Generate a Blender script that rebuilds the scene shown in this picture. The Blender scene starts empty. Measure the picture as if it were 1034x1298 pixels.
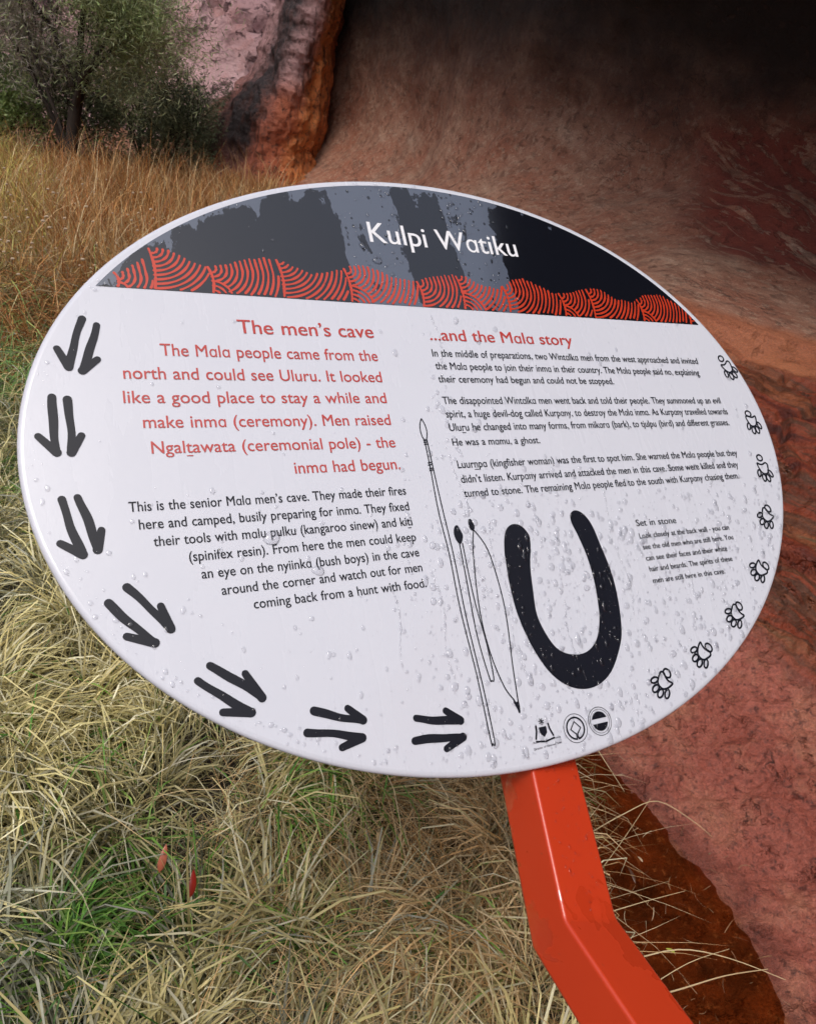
import bpy, bmesh, math, random
import numpy as np
from mathutils import Vector, Matrix

# ------------------------------------------------------------------ camera, world, sun, exposure
S = bpy.context.scene
CAM_H = 1.55
RX = (0.9799039528501379, 0.19946991, 0.0)          # world X, Y, Z expressed in camera axes (x right, y down, z forward)
RY = (0.09973495273558126, -0.48995197642506894, 0.8660254037844387)
RZ = (0.17274600542850735, -0.8486217164370082, -0.5)
cam_data = bpy.data.cameras.new('camera')
cam = bpy.data.objects.new('camera', cam_data)
S.collection.objects.link(cam)
M = Matrix(((RX[0], -RX[1], -RX[2], 0.0), (RY[0], -RY[1], -RY[2], 0.0), (RZ[0], -RZ[1], -RZ[2], CAM_H), (0, 0, 0, 1)))
cam.matrix_world = M
cam_data.sensor_fit = 'VERTICAL'
cam_data.sensor_height = 36.0
cam_data.sensor_width = 36.0
cam_data.lens = 924.42 / 1298.0 * 36.0
cam_data.clip_start = 0.02
cam_data.clip_end = 2000.0
cam_data.dof.use_dof = True
cam_data.dof.focus_distance = 0.82
cam_data.dof.aperture_fstop = 32.0
S.camera = cam
S.render.resolution_x = 815
S.render.resolution_y = 1024

SUN_EL, SUN_AZ = 66.0, 200.0            # compass azimuth, clockwise from +Y: high, behind the camera
world = bpy.data.worlds.new('World')
S.world = world
world.use_nodes = True
wn = world.node_tree
wn.nodes.clear()
sky = wn.nodes.new('ShaderNodeTexSky')
sky.sky_type = 'NISHITA'
sky.sun_disc = False
sky.sun_elevation = math.radians(SUN_EL)
sky.sun_rotation = math.radians(SUN_AZ)
sky.dust_density = 4.0
sky.air_density = 1.0
hs = wn.nodes.new('ShaderNodeHueSaturation')         # overcast: most of the blue is gone
hs.inputs['Saturation'].default_value = 0.6
bgn = wn.nodes.new('ShaderNodeBackground')
bgn.inputs['Strength'].default_value = 0.15
wo = wn.nodes.new('ShaderNodeOutputWorld')
wn.links.new(sky.outputs[0], hs.inputs['Color'])
wn.links.new(hs.outputs[0], bgn.inputs['Color'])
wn.links.new(bgn.outputs[0], wo.inputs['Surface'])

sl = bpy.data.lights.new('sun', 'SUN')
sl.energy = 0.85
sl.angle = math.radians(25)
sl.color = (1.0, 0.965, 0.92)
so = bpy.data.objects.new('sun', sl)
S.collection.objects.link(so)
_az, _el = math.radians(SUN_AZ), math.radians(SUN_EL)
sd = Vector((math.sin(_az) * math.cos(_el), math.cos(_az) * math.cos(_el), math.sin(_el)))
so.rotation_euler = sd.to_track_quat('Z', 'Y').to_euler()

S.view_settings.view_transform = 'Standard'
S.view_settings.look = 'None'
S.view_settings.gamma = 1.0
S.view_settings.use_curve_mapping = False
S.view_settings.exposure = 0.36
S.render.engine = 'CYCLES'
S.cycles.max_bounces = 6
S.cycles.transparent_max_bounces = 12

rng = np.random.default_rng(7)
random.seed(7)
PI = math.pi

# ------------------------------------------------------------------ helpers
def new_obj(name, me, mat=None, parent=None, kind=None, label=None, cat=None, group=None):
    o = bpy.data.objects.new(name, me)
    S.collection.objects.link(o)
    if mat is not None:
        me.materials.append(mat)
    if parent is not None:
        o.parent = parent
    if kind: o['kind'] = kind
    if label: o['label'] = label
    if cat: o['category'] = cat
    if group: o['group'] = group
    return o

def empty(name, label, cat, loc=(0, 0, 0), group=None):
    o = bpy.data.objects.new(name, None)
    S.collection.objects.link(o)
    o.location = loc
    o['label'] = label
    o['category'] = cat
    if group: o['group'] = group
    return o

def np_mesh(name, V, loops, starts, totals, smooth=False, col=None, attrs=None):
    me = bpy.data.meshes.new(name)
    me.vertices.add(len(V)); me.vertices.foreach_set('co', np.ascontiguousarray(V, dtype=np.float32).ravel())
    me.loops.add(len(loops)); me.loops.foreach_set('vertex_index', np.ascontiguousarray(loops, dtype=np.int32))
    me.polygons.add(len(starts))
    me.polygons.foreach_set('loop_start', np.ascontiguousarray(starts, dtype=np.int32))
    me.polygons.foreach_set('loop_total', np.ascontiguousarray(totals, dtype=np.int32))
    me.polygons.foreach_set('use_smooth', np.full(len(starts), smooth))
    if col is not None:
        a = me.color_attributes.new('tint', 'FLOAT_COLOR', 'POINT')
        c4 = np.ones((len(V), 4), np.float32); c4[:, :3] = col
        a.data.foreach_set('color', c4.ravel())
    for k, v in (attrs or {}).items():
        v = np.asarray(v, dtype=np.float32)
        if v.ndim == 1:
            a = me.attributes.new(k, 'FLOAT', 'POINT'); a.data.foreach_set('value', v)
        else:
            a = me.attributes.new(k, 'FLOAT_VECTOR', 'POINT'); a.data.foreach_set('vector', v.ravel())
    me.update(calc_edges=True)
    return me

def grid_mesh(name, P, attrs=None, flip=False, smooth=True):
    n, m = P.shape[:2]
    i, j = np.meshgrid(np.arange(n - 1), np.arange(m - 1), indexing='ij')
    a = (i * m + j).ravel()
    q = np.stack([a, a + 1, a + m + 1, a + m], 1)
    if flip: q = q[:, ::-1]
    at = {k: v.reshape(n * m, -1).squeeze() for k, v in (attrs or {}).items()}
    return np_mesh(name, P.reshape(-1, 3), q.ravel(), np.arange(len(q)) * 4, np.full(len(q), 4), smooth, attrs=at)

def _hash(ix, iy, iz, seed):
    h = (ix * 374761393 + iy * 668265263 + iz * 2147483647 + seed * 1274126177) & 0xffffffff
    h = ((h ^ (h >> 13)) * 1274126177) & 0xffffffff
    h = ((h ^ (h >> 16)) * 2246822519) & 0xffffffff
    return ((h ^ (h >> 15)) & 0xffffff) / float(0xffffff)

def vnoise(P, seed=0):
    P = np.asarray(P, dtype=np.float64)
    F = np.floor(P); I = F.astype(np.int64); t = P - F; t = t * t * t * (t * (t * 6 - 15) + 10)
    r = 0
    for dx in (0, 1):
        wx = t[..., 0] if dx else 1 - t[..., 0]
        for dy in (0, 1):
            wy = t[..., 1] if dy else 1 - t[..., 1]
            for dz in (0, 1):
                wz = t[..., 2] if dz else 1 - t[..., 2]
                r = r + wx * wy * wz * _hash(I[..., 0] + dx, I[..., 1] + dy, I[..., 2] + dz, seed)
    return r * 2 - 1

def fbm(P, octv=4, seed=0, gain=0.5):
    r = 0; a = 1.0; s = 0
    for k in range(octv):
        r = r + a * vnoise(P * (2.03 ** k) + 17.3 * k, seed + k); s += a; a *= gain
    return r / s

def smooth(a, b, x):
    t = np.clip((x - a) / (b - a), 0, 1)
    return t * t * (3 - 2 * t)

def normals(P):
    du = np.gradient(P, axis=0); dv = np.gradient(P, axis=1)
    n = np.cross(du, dv); n /= np.linalg.norm(n, axis=-1, keepdims=True) + 1e-12
    return n

# --- material helpers
class NT:
    def __init__(s, name):
        s.m = bpy.data.materials.new(name); s.m.use_nodes = True
        s.t = s.m.node_tree; s.b = s.t.nodes['Principled BSDF']; s.out = s.t.nodes['Material Output']
    def n(s, typ, **kw):
        x = s.t.nodes.new(typ)
        for k, v in kw.items(): setattr(x, k, v)
        return x
    def l(s, a, b): s.t.links.new(a, b)
    def coord(s, scale=(1, 1, 1), rot=(0, 0, 0), attr=None):
        mp = s.n('ShaderNodeMapping')
        mp.inputs['Scale'].default_value = scale; mp.inputs['Rotation'].default_value = rot
        if attr:
            a = s.n('ShaderNodeAttribute', attribute_name=attr); s.l(a.outputs['Vector'], mp.inputs[0])
        else:
            tc = s.n('ShaderNodeTexCoord'); s.l(tc.outputs['Object'], mp.inputs[0])
        return mp.outputs[0]
    def noise(s, vec, scale, detail=6, rough=0.55, dist=0.0):
        x = s.n('ShaderNodeTexNoise')
        x.inputs['Scale'].default_value = scale; x.inputs['Detail'].default_value = detail
        x.inputs['Roughness'].default_value = rough; x.inputs['Distortion'].default_value = dist
        s.l(vec, x.inputs['Vector']); return x.outputs['Fac']
    def ramp(s, fac, stops, interp='LINEAR'):
        x = s.n('ShaderNodeValToRGB'); cr = x.color_ramp; cr.interpolation = interp
        while len(cr.elements) > 1: cr.elements.remove(cr.elements[0])
        cr.elements[0].position = stops[0][0]
        for i, (p, c) in enumerate(stops):
            e = cr.elements[0] if i == 0 else cr.elements.new(p)
            if not hasattr(c, '__len__'): c = (c, c, c)
            e.color = (*c, 1)
        s.l(fac, x.inputs[0]); return x.outputs[0]
    def mix(s, f, a, b, blend='MIX'):
        x = s.n('ShaderNodeMix', data_type='RGBA', blend_type=blend)
        for v, k in ((f, 0), (a, 6), (b, 7)):
            if isinstance(v, (int, float)): x.inputs[k].default_value = v if k == 0 else (v, v, v, 1)
            elif isinstance(v, tuple): x.inputs[k].default_value = (*v, 1)
            else: s.l(v, x.inputs[k])
        return x.outputs[2]
    def math(s, op, a, b=0.0, c=0.0):
        x = s.n('ShaderNodeMath', operation=op)
        for i, v in enumerate((a, b, c)):
            if isinstance(v, (int, float)): x.inputs[i].default_value = v
            else: s.l(v, x.inputs[i])
        return x.outputs[0]
    def attr(s, name):
        return s.n('ShaderNodeAttribute', attribute_name=name).outputs['Fac']
    def bump(s, h, dist, strength=1.0, prev=None):
        x = s.n('ShaderNodeBump'); x.inputs['Distance'].default_value = dist; x.inputs['Strength'].default_value = strength
        s.l(h, x.inputs['Height'])
        if prev is not None: s.l(prev, x.inputs['Normal'])
        return x.outputs[0]
    def set(s, **kw):
        for k, v in kw.items():
            k = k.replace('_', ' ')
            if isinstance(v, (int, float)): s.b.inputs[k].default_value = v
            elif isinstance(v, tuple): s.b.inputs[k].default_value = (*v, 1) if len(v) == 3 else v
            else: s.l(v, s.b.inputs[k])
        return s

# ------------------------------------------------------------------ materials
def mat_flat(name, col, rough=0.5, coat=0.0, var=0.0):
    k = NT(name)
    if var:
        c = k.coord()
        f = k.noise(c, 9, 5)
        k.set(Base_Color=k.mix(f, tuple(x * (1 - var) for x in col), tuple(x * (1 + var) for x in col)))
    else:
        k.set(Base_Color=col)
    k.set(Roughness=rough, Coat_Weight=coat)
    return k.m

def mat_rock():
    k = NT('wet_desert_sandstone')
    P = k.coord(); UV = k.coord(attr='suv')
    s = k.attr('rail')
    n1 = k.noise(P, 1.6, 7, 0.6); n2 = k.noise(P, 7, 8, 0.65); n3 = k.noise(P, 45, 6, 0.7)
    # slab
    slab = k.mix(k.ramp(n1, [(.35, 0), (.65, 1)]), (.34, .080, .050), (.49, .155, .108))
    slab = k.mix(k.ramp(n2, [(.50, 0), (.72, .75)]), slab, (.56, .25, .15))
    och = k.math('MULTIPLY', k.ramp(k.noise(P, 2.6, 6, .6), [(.52, 0), (.62, 1)]), k.ramp(k.noise(P, 22, 6, .7), [(.42, 0), (.62, 1)]))
    slab = k.mix(k.math('MULTIPLY', och, .65), slab, (.36, .21, .10))
    slab = k.mix(k.ramp(n3, [(.34, .85), (.47, 0)]), slab, (.075, .022, .018))
    vor = k.n('ShaderNodeTexVoronoi', feature='DISTANCE_TO_EDGE'); vor.inputs['Scale'].default_value = 1.3
    nd = k.n('ShaderNodeTexNoise'); nd.inputs['Scale'].default_value = 3; nd.inputs['Detail'].default_value = 6
    k.l(P, nd.inputs['Vector']); vm = k.n('ShaderNodeVectorMath', operation='MULTIPLY_ADD')
    k.l(nd.outputs['Color'], vm.inputs[0]); vm.inputs[1].default_value = (.55, .55, .55); k.l(P, vm.inputs[2])
    k.l(vm.outputs[0], vor.inputs['Vector'])
    crack = k.math('MULTIPLY', k.ramp(vor.outputs['Distance'], [(.0, 1), (.006, 0)]), k.ramp(k.noise(P, 1.9, 3), [(.60, 0), (.65, 1)]))
    # strata
    SL = k.coord((.9, 9, 1), attr='suv')
    la = k.noise(SL, 1.0, 8, .62, .25)
    strat = k.ramp(la, [(.30, (.03, .008, .006)), (.40, (.14, .022, .010)), (.47, (.32, .060, .022)), (.52, (.10, .038, .018)), (.58, (.34, .10, .04)), (.64, (.20, .12, .06)), (.70, (.05, .022, .012))])
    strat = k.mix(k.ramp(n2, [(.5, .0), (.75, .35)]), strat, (.14, .065, .035))
    # orange ledge
    led = k.mix(k.ramp(k.noise(SL, 1.7, 7, .6), [(.35, 0), (.65, 1)]), (.36, .110, .050), (.54, .20, .095))
    # dusty cave wall
    WL = k.coord((1.0, 1.0, 1), rot=(0, 0, .75), attr='suv')
    WS = k.n('ShaderNodeMapping'); WS.inputs['Scale'].default_value = (1.6, 5, 1); k.l(WL, WS.inputs[0])
    st = k.noise(WS.outputs[0], 1.5, 5, .5, .2)
    wall = k.ramp(st, [(.30, (.34, .20, .135)), (.44, (.44, .27, .185)), (.56, (.52, .345, .24)), (.70, (.60, .43, .32))])
    wall = k.mix(k.ramp(n1, [(.34, .15), (.60, .85)]), wall, (.42, .155, .088))
    wall = k.mix(k.ramp(n2, [(.38, .6), (.48, 0)]), wall, (.22, .11, .075))
    wall = k.mix(k.ramp(k.noise(P, 18, 7, .72), [(.53, 0), (.60, .5)]), wall, (.60, .43, .31))
    WF = k.n('ShaderNodeMapping'); WF.inputs['Scale'].default_value = (2.2, 4.2, 1); k.l(WL, WF.inputs[0])
    ln = k.math('ABSOLUTE', k.math('SUBTRACT', k.noise(WF.outputs[0], .55, 7, .62, .3), .5))
    ln = k.math('MULTIPLY', k.ramp(ln, [(.0, 1), (.0075, 0)]), k.ramp(k.noise(P, 1.1, 3), [(.50, 0), (.56, 1)]))
    wall = k.mix(k.math('MULTIPLY', ln, .8), wall, (.07, .03, .02))
    flk = k.noise(WF.outputs[0], 2.0, 7, .72, .6)
    flake = k.math('MULTIPLY', k.ramp(flk, [(.455, 0), (.475, 1)]), k.attr('redpatch'))
    wall = k.mix(k.ramp(n3, [(.34, .5), (.44, 0)]), wall, (.17, .09, .06))
    wall = k.mix(k.math('MULTIPLY', flake, .95), wall, (.26, .050, .030))
    soot_shade = (.016, .012, .010)  # roof black: soot, plus the cave's shade painted into the colour
    # blend along the profile
    w = k.math('ADD', s, k.math('MULTIPLY', k.math('SUBTRACT', n1, .5), 1.1))
    w = k.math('ADD', w, k.math('MULTIPLY', k.math('SUBTRACT', n2, .5), .5))
    def step(a, b): 
        return k.n('ShaderNodeMapRange', interpolation_type='SMOOTHSTEP'), a, b
    def sm(v, a, b):
        x = k.n('ShaderNodeMapRange', interpolation_type='SMOOTHSTEP')
        x.inputs['From Min'].default_value = a; x.inputs['From Max'].default_value = b
        k.l(v, x.inputs['Value']); return x.outputs[0]
    col = k.mix(sm(w, 2.9, 3.25), slab, strat)
    col = k.mix(sm(s, 4.72, 4.86), col, led)
    col = k.mix(sm(w, 5.78, 6.15), col, wall)
    col = k.mix(k.math('MULTIPLY', sm(w, 7.9, 9.8), k.math('MULTIPLY_ADD', k.attr('redpatch'), -.6, 1.0)), col, soot_shade)
    col = k.mix(sm(s, 13.0, 13.8), col, slab)
    # crevice soil in the pool: silt
    silt = k.mix(k.ramp(n2, [(.35, 0), (.65, 1)]), (.09, .035, .015), (.38, .12, .04))
    silt = k.mix(k.ramp(n3, [(.56, 0), (.68, .8)]), silt, (.60, .32, .17))
    damp = k.math('SUBTRACT', 1.0, sm(k.math('ADD', s, k.math('MULTIPLY', k.math('SUBTRACT', n2, .5), .9)), 1.0, 1.28))
    col = k.mix(k.math('MULTIPLY', damp, .55), col, (.12, .032, .018))
    col = k.mix(sm(s, .95, 1.02), silt, col)
    col = k.mix(k.math('MULTIPLY', crack, k.math('SUBTRACT', 1.0, sm(s, 5.0, 6.0))), col, (.02, .008, .006))
    wet = k.math('SUBTRACT', 1.0, sm(w, 5.2, 6.0))
    rough = k.math('ADD', k.math('MULTIPLY', wet, -.58), k.math('ADD', .86, k.math('MULTIPLY', n3, .12)))
    b1 = k.bump(n2, .07, 1.0); b2 = k.bump(n3, .016, 1.0, b1)
    n4 = k.noise(P, 120, 6, .75); b3 = k.bump(n4, .006, 1.0, b2)
    col = k.mix(.55, col, k.mix(k.ramp(n4, [(.36, 0), (.64, 1)]), (.30, .27, .26), (.78, .76, .74)), 'OVERLAY')
    b4 = k.bump(st, .02, .4, b3)
    pits = k.ramp(k.noise(P, 16, 5, .6), [(.34, 1), (.42, 0)])
    b4 = k.bump(k.math('MULTIPLY', pits, -1.0), .02, .8, b4)
    col = k.mix(k.math('MULTIPLY', pits, k.math('MULTIPLY', sm(s, 5.9, 6.2), .28)), col, (.09, .045, .03))
    b5 = k.bump(k.math('MULTIPLY', crack, -1.0), .006, .6, b4)
    b6 = k.bump(k.math('MULTIPLY', flake, -1.0), .02, .8, b5)
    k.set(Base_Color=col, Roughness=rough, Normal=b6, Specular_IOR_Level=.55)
    return k.m

def mat_pillar():
    k = NT('stained_sandstone')
    P = k.coord(); a = k.attr('across'); z = k.attr('high')
    n1 = k.noise(P, 1.4, 7, .6); n2 = k.noise(P, 5, 8, .68); n3 = k.noise(P, 16, 7, .7)
    PV = k.coord((4.5, 4.5, .8)); nv = k.noise(PV, 1.6, 8, .65, .3)
    aw = k.math('ADD', a, k.math('MULTIPLY', k.math('SUBTRACT', n2, .5), .22))
    base = k.ramp(aw, [(.0, (.26, .085, .055)), (.22, (.24, .075, .05)), (.42, (.46, .13, .07)), (.60, (.64, .18, .075)), (.70, (.86, .29, .08)), (.94, (.80, .25, .075)), (1.0, (.2, .06, .03))])
    pink = k.mix(n2, (.42, .22, .22), (.64, .38, .37))
    up = k.n('ShaderNodeMapRange', interpolation_type='SMOOTHSTEP'); up.inputs['From Min'].default_value = .7; up.inputs['From Max'].default_value = 1.7
    k.l(k.math('ADD', z, k.math('MULTIPLY', k.math('SUBTRACT', n1, .5), 1.6)), up.inputs['Value'])
    lf = k.ramp(a, [(.55, 1), (.74, 0)])
    col = k.mix(k.math('MULTIPLY', up.outputs[0], lf), base, pink)
    # black water stain running down the left flank
    pos = k.math('SUBTRACT', a, k.math('ADD', .13, k.math('MULTIPLY', z, .09)))
    pos = k.math('ABSOLUTE', k.math('ADD', pos, k.math('MULTIPLY', k.math('SUBTRACT', n2, .5), .35)))
    stain = k.math('MULTIPLY', k.ramp(pos, [(.08, 1), (.20, 0)]), k.ramp(nv, [(.30, .4), (.50, 1)]))
    stain = k.math('MULTIPLY', stain, k.ramp(z, [(.30, .1), (.62, 1)]))
    col = k.mix(k.math('MULTIPLY', stain, .97), col, (.022, .016, .018))
    col = k.mix(k.ramp(nv, [(.36, .75), (.48, 0)]), col, (.06, .018, .012))
    col = k.mix(k.ramp(n3, [(.36, .8), (.47, 0)]), col, (.05, .016, .012))
    b = k.bump(n2, .12, 1.0); b = k.bump(n3, .05, 1.0, b); b = k.bump(k.noise(P, 60, 5, .7), .012, 1, b)
    k.set(Base_Color=col, Roughness=.62, Normal=b)
    return k.m

def mat_cliff():
    k = NT('pink_weathered_sandstone')
    P = k.coord(); n1 = k.noise(P, .5, 7, .6); n2 = k.noise(P, 2.2, 8, .68); n3 = k.noise(P, 8, 7, .7)
    col = k.mix(k.ramp(n1, [(.35, 0), (.65, 1)]), (.46, .26, .26), (.66, .42, .41))
    PS = k.coord((1, 1, 1.4), rot=(.3, .5, .2))
    v = k.noise(PS, 4.2, 5, .55, .6)
    pit = k.ramp(v, [(.36, 1), (.43, 0)])
    col = k.mix(k.ramp(n2, [(.55, 0), (.75, .7)]), col, (.52, .22, .18))
    col = k.mix(k.math('MULTIPLY', pit, .85), col, (.10, .045, .048))
    b = k.bump(n2, .25, 1); b = k.bump(k.math('MULTIPLY', pit, -1.0), .12, 1, b); b = k.bump(n3, .06, 1, b)
    k.set(Base_Color=col, Roughness=.75, Normal=b)
    return k.m

def mat_soil():
    k = NT('damp_dark_soil')
    P = k.coord(); n1 = k.noise(P, 2, 6); n2 = k.noise(P, 26, 7, .7)
    col = k.mix(k.ramp(n2, [(.35, 0), (.7, 1)]), (.010, .008, .005), (.050, .034, .020))
    col = k.mix(k.ramp(n1, [(.5, 0), (.7, .5)]), col, (.07, .028, .014))
    far = k.n('ShaderNodeVectorMath', operation='LENGTH'); k.l(P, far.inputs[0])
    col = k.mix(k.ramp(k.math('MULTIPLY', k.math('ADD', far.outputs['Value'], k.math('MULTIPLY', n1, 2.0)), .05), [(.30, 0), (.50, 1)]), col, (.20, .085, .045))
    k.set(Base_Color=col, Roughness=.85, Normal=k.bump(n2, .02))
    return k.m

def mat_blade(name, trans=.25):
    k = NT(name)
    a = k.n('ShaderNodeVertexColor', layer_name='tint')
    k.set(Base_Color=a.outputs[0], Roughness=.5, Specular_IOR_Level=.35)
    tr = k.n('ShaderNodeBsdfTranslucent'); k.l(a.outputs[0], tr.inputs['Color'])
    mx = k.n('ShaderNodeMixShader'); mx.inputs[0].default_value = trans
    k.l(k.b.outputs[0], mx.inputs[1]); k.l(tr.outputs[0], mx.inputs[2]); k.l(mx.outputs[0], k.out.inputs['Surface'])
    return k.m

def mat_water():
    k = NT('pool_water')
    k.t.nodes.remove(k.b)
    P = k.coord(); bp = k.bump(k.noise(P, 9, 3), .0015, .6)
    fr = k.n('ShaderNodeFresnel'); fr.inputs['IOR'].default_value = 1.33; k.l(bp, fr.inputs['Normal'])
    tr = k.n('ShaderNodeBsdfTransparent'); tr.inputs['Color'].default_value = (.72, .50, .33, 1)
    gl = k.n('ShaderNodeBsdfGlossy'); gl.inputs['Roughness'].default_value = .02; k.l(bp, gl.inputs['Normal'])
    mx = k.n('ShaderNodeMixShader'); k.l(fr.outputs[0], mx.inputs[0]); k.l(tr.outputs[0], mx.inputs[1]); k.l(gl.outputs[0], mx.inputs[2])
    k.l(mx.outputs[0], k.out.inputs['Surface'])
    return k.m

def mat_drop():
    k = NT('rain_drop')
    k.t.nodes.remove(k.b)
    fr = k.n('ShaderNodeFresnel'); fr.inputs['IOR'].default_value = 1.25
    tr = k.n('ShaderNodeBsdfTransparent'); tr.inputs['Color'].default_value = (.97, .97, .98, 1)
    rf = k.n('ShaderNodeBsdfRefraction'); rf.inputs['IOR'].default_value = 1.33; rf.inputs['Roughness'].default_value = .0
    gl = k.n('ShaderNodeBsdfGlossy'); gl.inputs['Roughness'].default_value = .03
    m1 = k.n('ShaderNodeMixShader'); m1.inputs[0].default_value = .14; k.l(tr.outputs[0], m1.inputs[1]); k.l(rf.outputs[0], m1.inputs[2])
    mx = k.n('ShaderNodeMixShader'); k.l(k.math('MULTIPLY_ADD', fr.outputs[0], .9, .055), mx.inputs[0]); k.l(m1.outputs[0], mx.inputs[1]); k.l(gl.outputs[0], mx.inputs[2])
    k.l(mx.outputs[0], k.out.inputs['Surface'])
    return k.m

def mat_panel():
    k = NT('white_enamel')
    P = k.coord(); n = k.noise(P, 14, 5, .6); n2 = k.noise(k.coord((30, 5, 30)), 1, 4)
    sheen_film = k.ramp(n2, [(.45, 0), (.55, 1)])
    k.set(Base_Color=k.mix(n, (.585, .597, .655), (.62, .632, .685)), Roughness=k.mix(sheen_film, .32, .22))
    k.set(Coat_Weight=.3, Coat_Roughness=.06, Normal=k.bump(k.noise(P, 120, 3), .0004, .25))
    return k.m

def mat_print_dark():
    # black ground of the header: paler where a film of rain lies, sky reflection painted in
    k = NT('black_header_print')
    P = k.coord((1, .55, 1)); n = k.noise(P, 38, 6, .66, .4); f = k.noise(k.coord(), 7, 3, .5)
    edge = k.n('ShaderNodeAttribute', attribute_name='wet').outputs['Fac']
    v = k.math('ADD', n, k.math('MULTIPLY', edge, .27))
    vd = k.n('ShaderNodeTexVoronoi'); vd.inputs['Scale'].default_value = 95; k.l(k.coord((1, .8, 1)), vd.inputs['Vector'])
    sheen_film = k.math('MULTIPLY', k.ramp(v, [(.70, 0), (.715, 1)]), k.ramp(k.math('ADD', vd.outputs['Distance'], k.math('MULTIPLY', n, .35)), [(.33, .1), (.37, 1)]))
    col = k.mix(sheen_film, (.006, .007, .011), (.080, .096, .132))  # patches lightened to blue-grey as painted sky reflection
    k.set(Base_Color=col, Roughness=k.mix(sheen_film, .10, .25), Coat_Weight=k.mix(sheen_film, .55, 1.0), Coat_Roughness=.08, Specular_IOR_Level=.7)
    return k.m

def mat_paint_red():
    k = NT('wet_red_orange_paint')
    P = k.coord(); n = k.noise(P, 11, 4, .6, .4); wet = k.ramp(n, [(.545, 0), (.555, 1)])
    c = k.mix(k.noise(P, 5, 4), (.50, .035, .010), (.58, .052, .013))
    c = k.mix(k.ramp(k.noise(P, 70, 5, .7), [(.66, 0), (.74, .6)]), c, (.30, .07, .04))
    k.set(Base_Color=c, Roughness=k.mix(wet, .34, .24), Coat_Weight=k.mix(wet, .15, 1.0), Coat_Roughness=.04, Coat_IOR=2.0)
    k.set(Normal=k.bump(k.noise(P, 40, 3), .0005, .25))
    return k.m

M_ROCK, M_PILLAR, M_CLIFF, M_SOIL = mat_rock(), mat_pillar(), mat_cliff(), mat_soil()
M_GRASS = mat_blade('grass_blades'); M_LEAF = mat_blade('leaf_blades', .42)
M_WATER, M_DROP = mat_water(), mat_drop()
M_PANEL, M_BAND, M_RED = mat_panel(), mat_print_dark(), mat_paint_red()
M_BLACK = mat_flat('black_print', (.006, .007, .013), .42, .0, .3)
M_BLACK.node_tree.nodes['Principled BSDF'].inputs['Specular IOR Level'].default_value = .28
M_REDP = mat_flat('dark_red_print', (.46, .045, .035), .35, .2, .1)
M_WAVE = mat_flat('orange_red_print', (.52, .045, .016), .22, .5, .15)
M_WHITEP = mat_flat('white_print', (.78, .78, .80), .3, .3)
M_BARK = mat_flat('dark_bark', (.035, .026, .020), .9, 0, .5)
M_STEEL = mat_flat('galvanised_bracket', (.3, .3, .31), .45, 0, .1)

# ------------------------------------------------------------------ rock: cave, ledges, slab (one continuous surface)
def interp_rows(A, xs_src, xs):
    # Catmull-Rom along axis 0 on non-uniform stations (monotone enough for these curves)
    A = np.asarray(A, float); n = len(xs_src)
    m = np.gradient(A, np.asarray(xs_src, float), axis=0)
    k = np.clip(np.searchsorted(xs_src, xs, side='right') - 1, 0, n - 2)
    x0 = np.asarray(xs_src)[k]; h = np.asarray(xs_src)[k + 1] - x0; t = (xs - x0) / h
    sh = (-1,) + (1,) * (A.ndim - 1)
    t = t.reshape(sh); h = h.reshape(sh)
    return ((2*t**3 - 3*t**2 + 1) * A[k] + (t**3 - 2*t**2 + t) * h * m[k] + (-2*t**3 + 3*t**2) * A[k+1] + (t**3 - t**2) * h * m[k+1])

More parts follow.
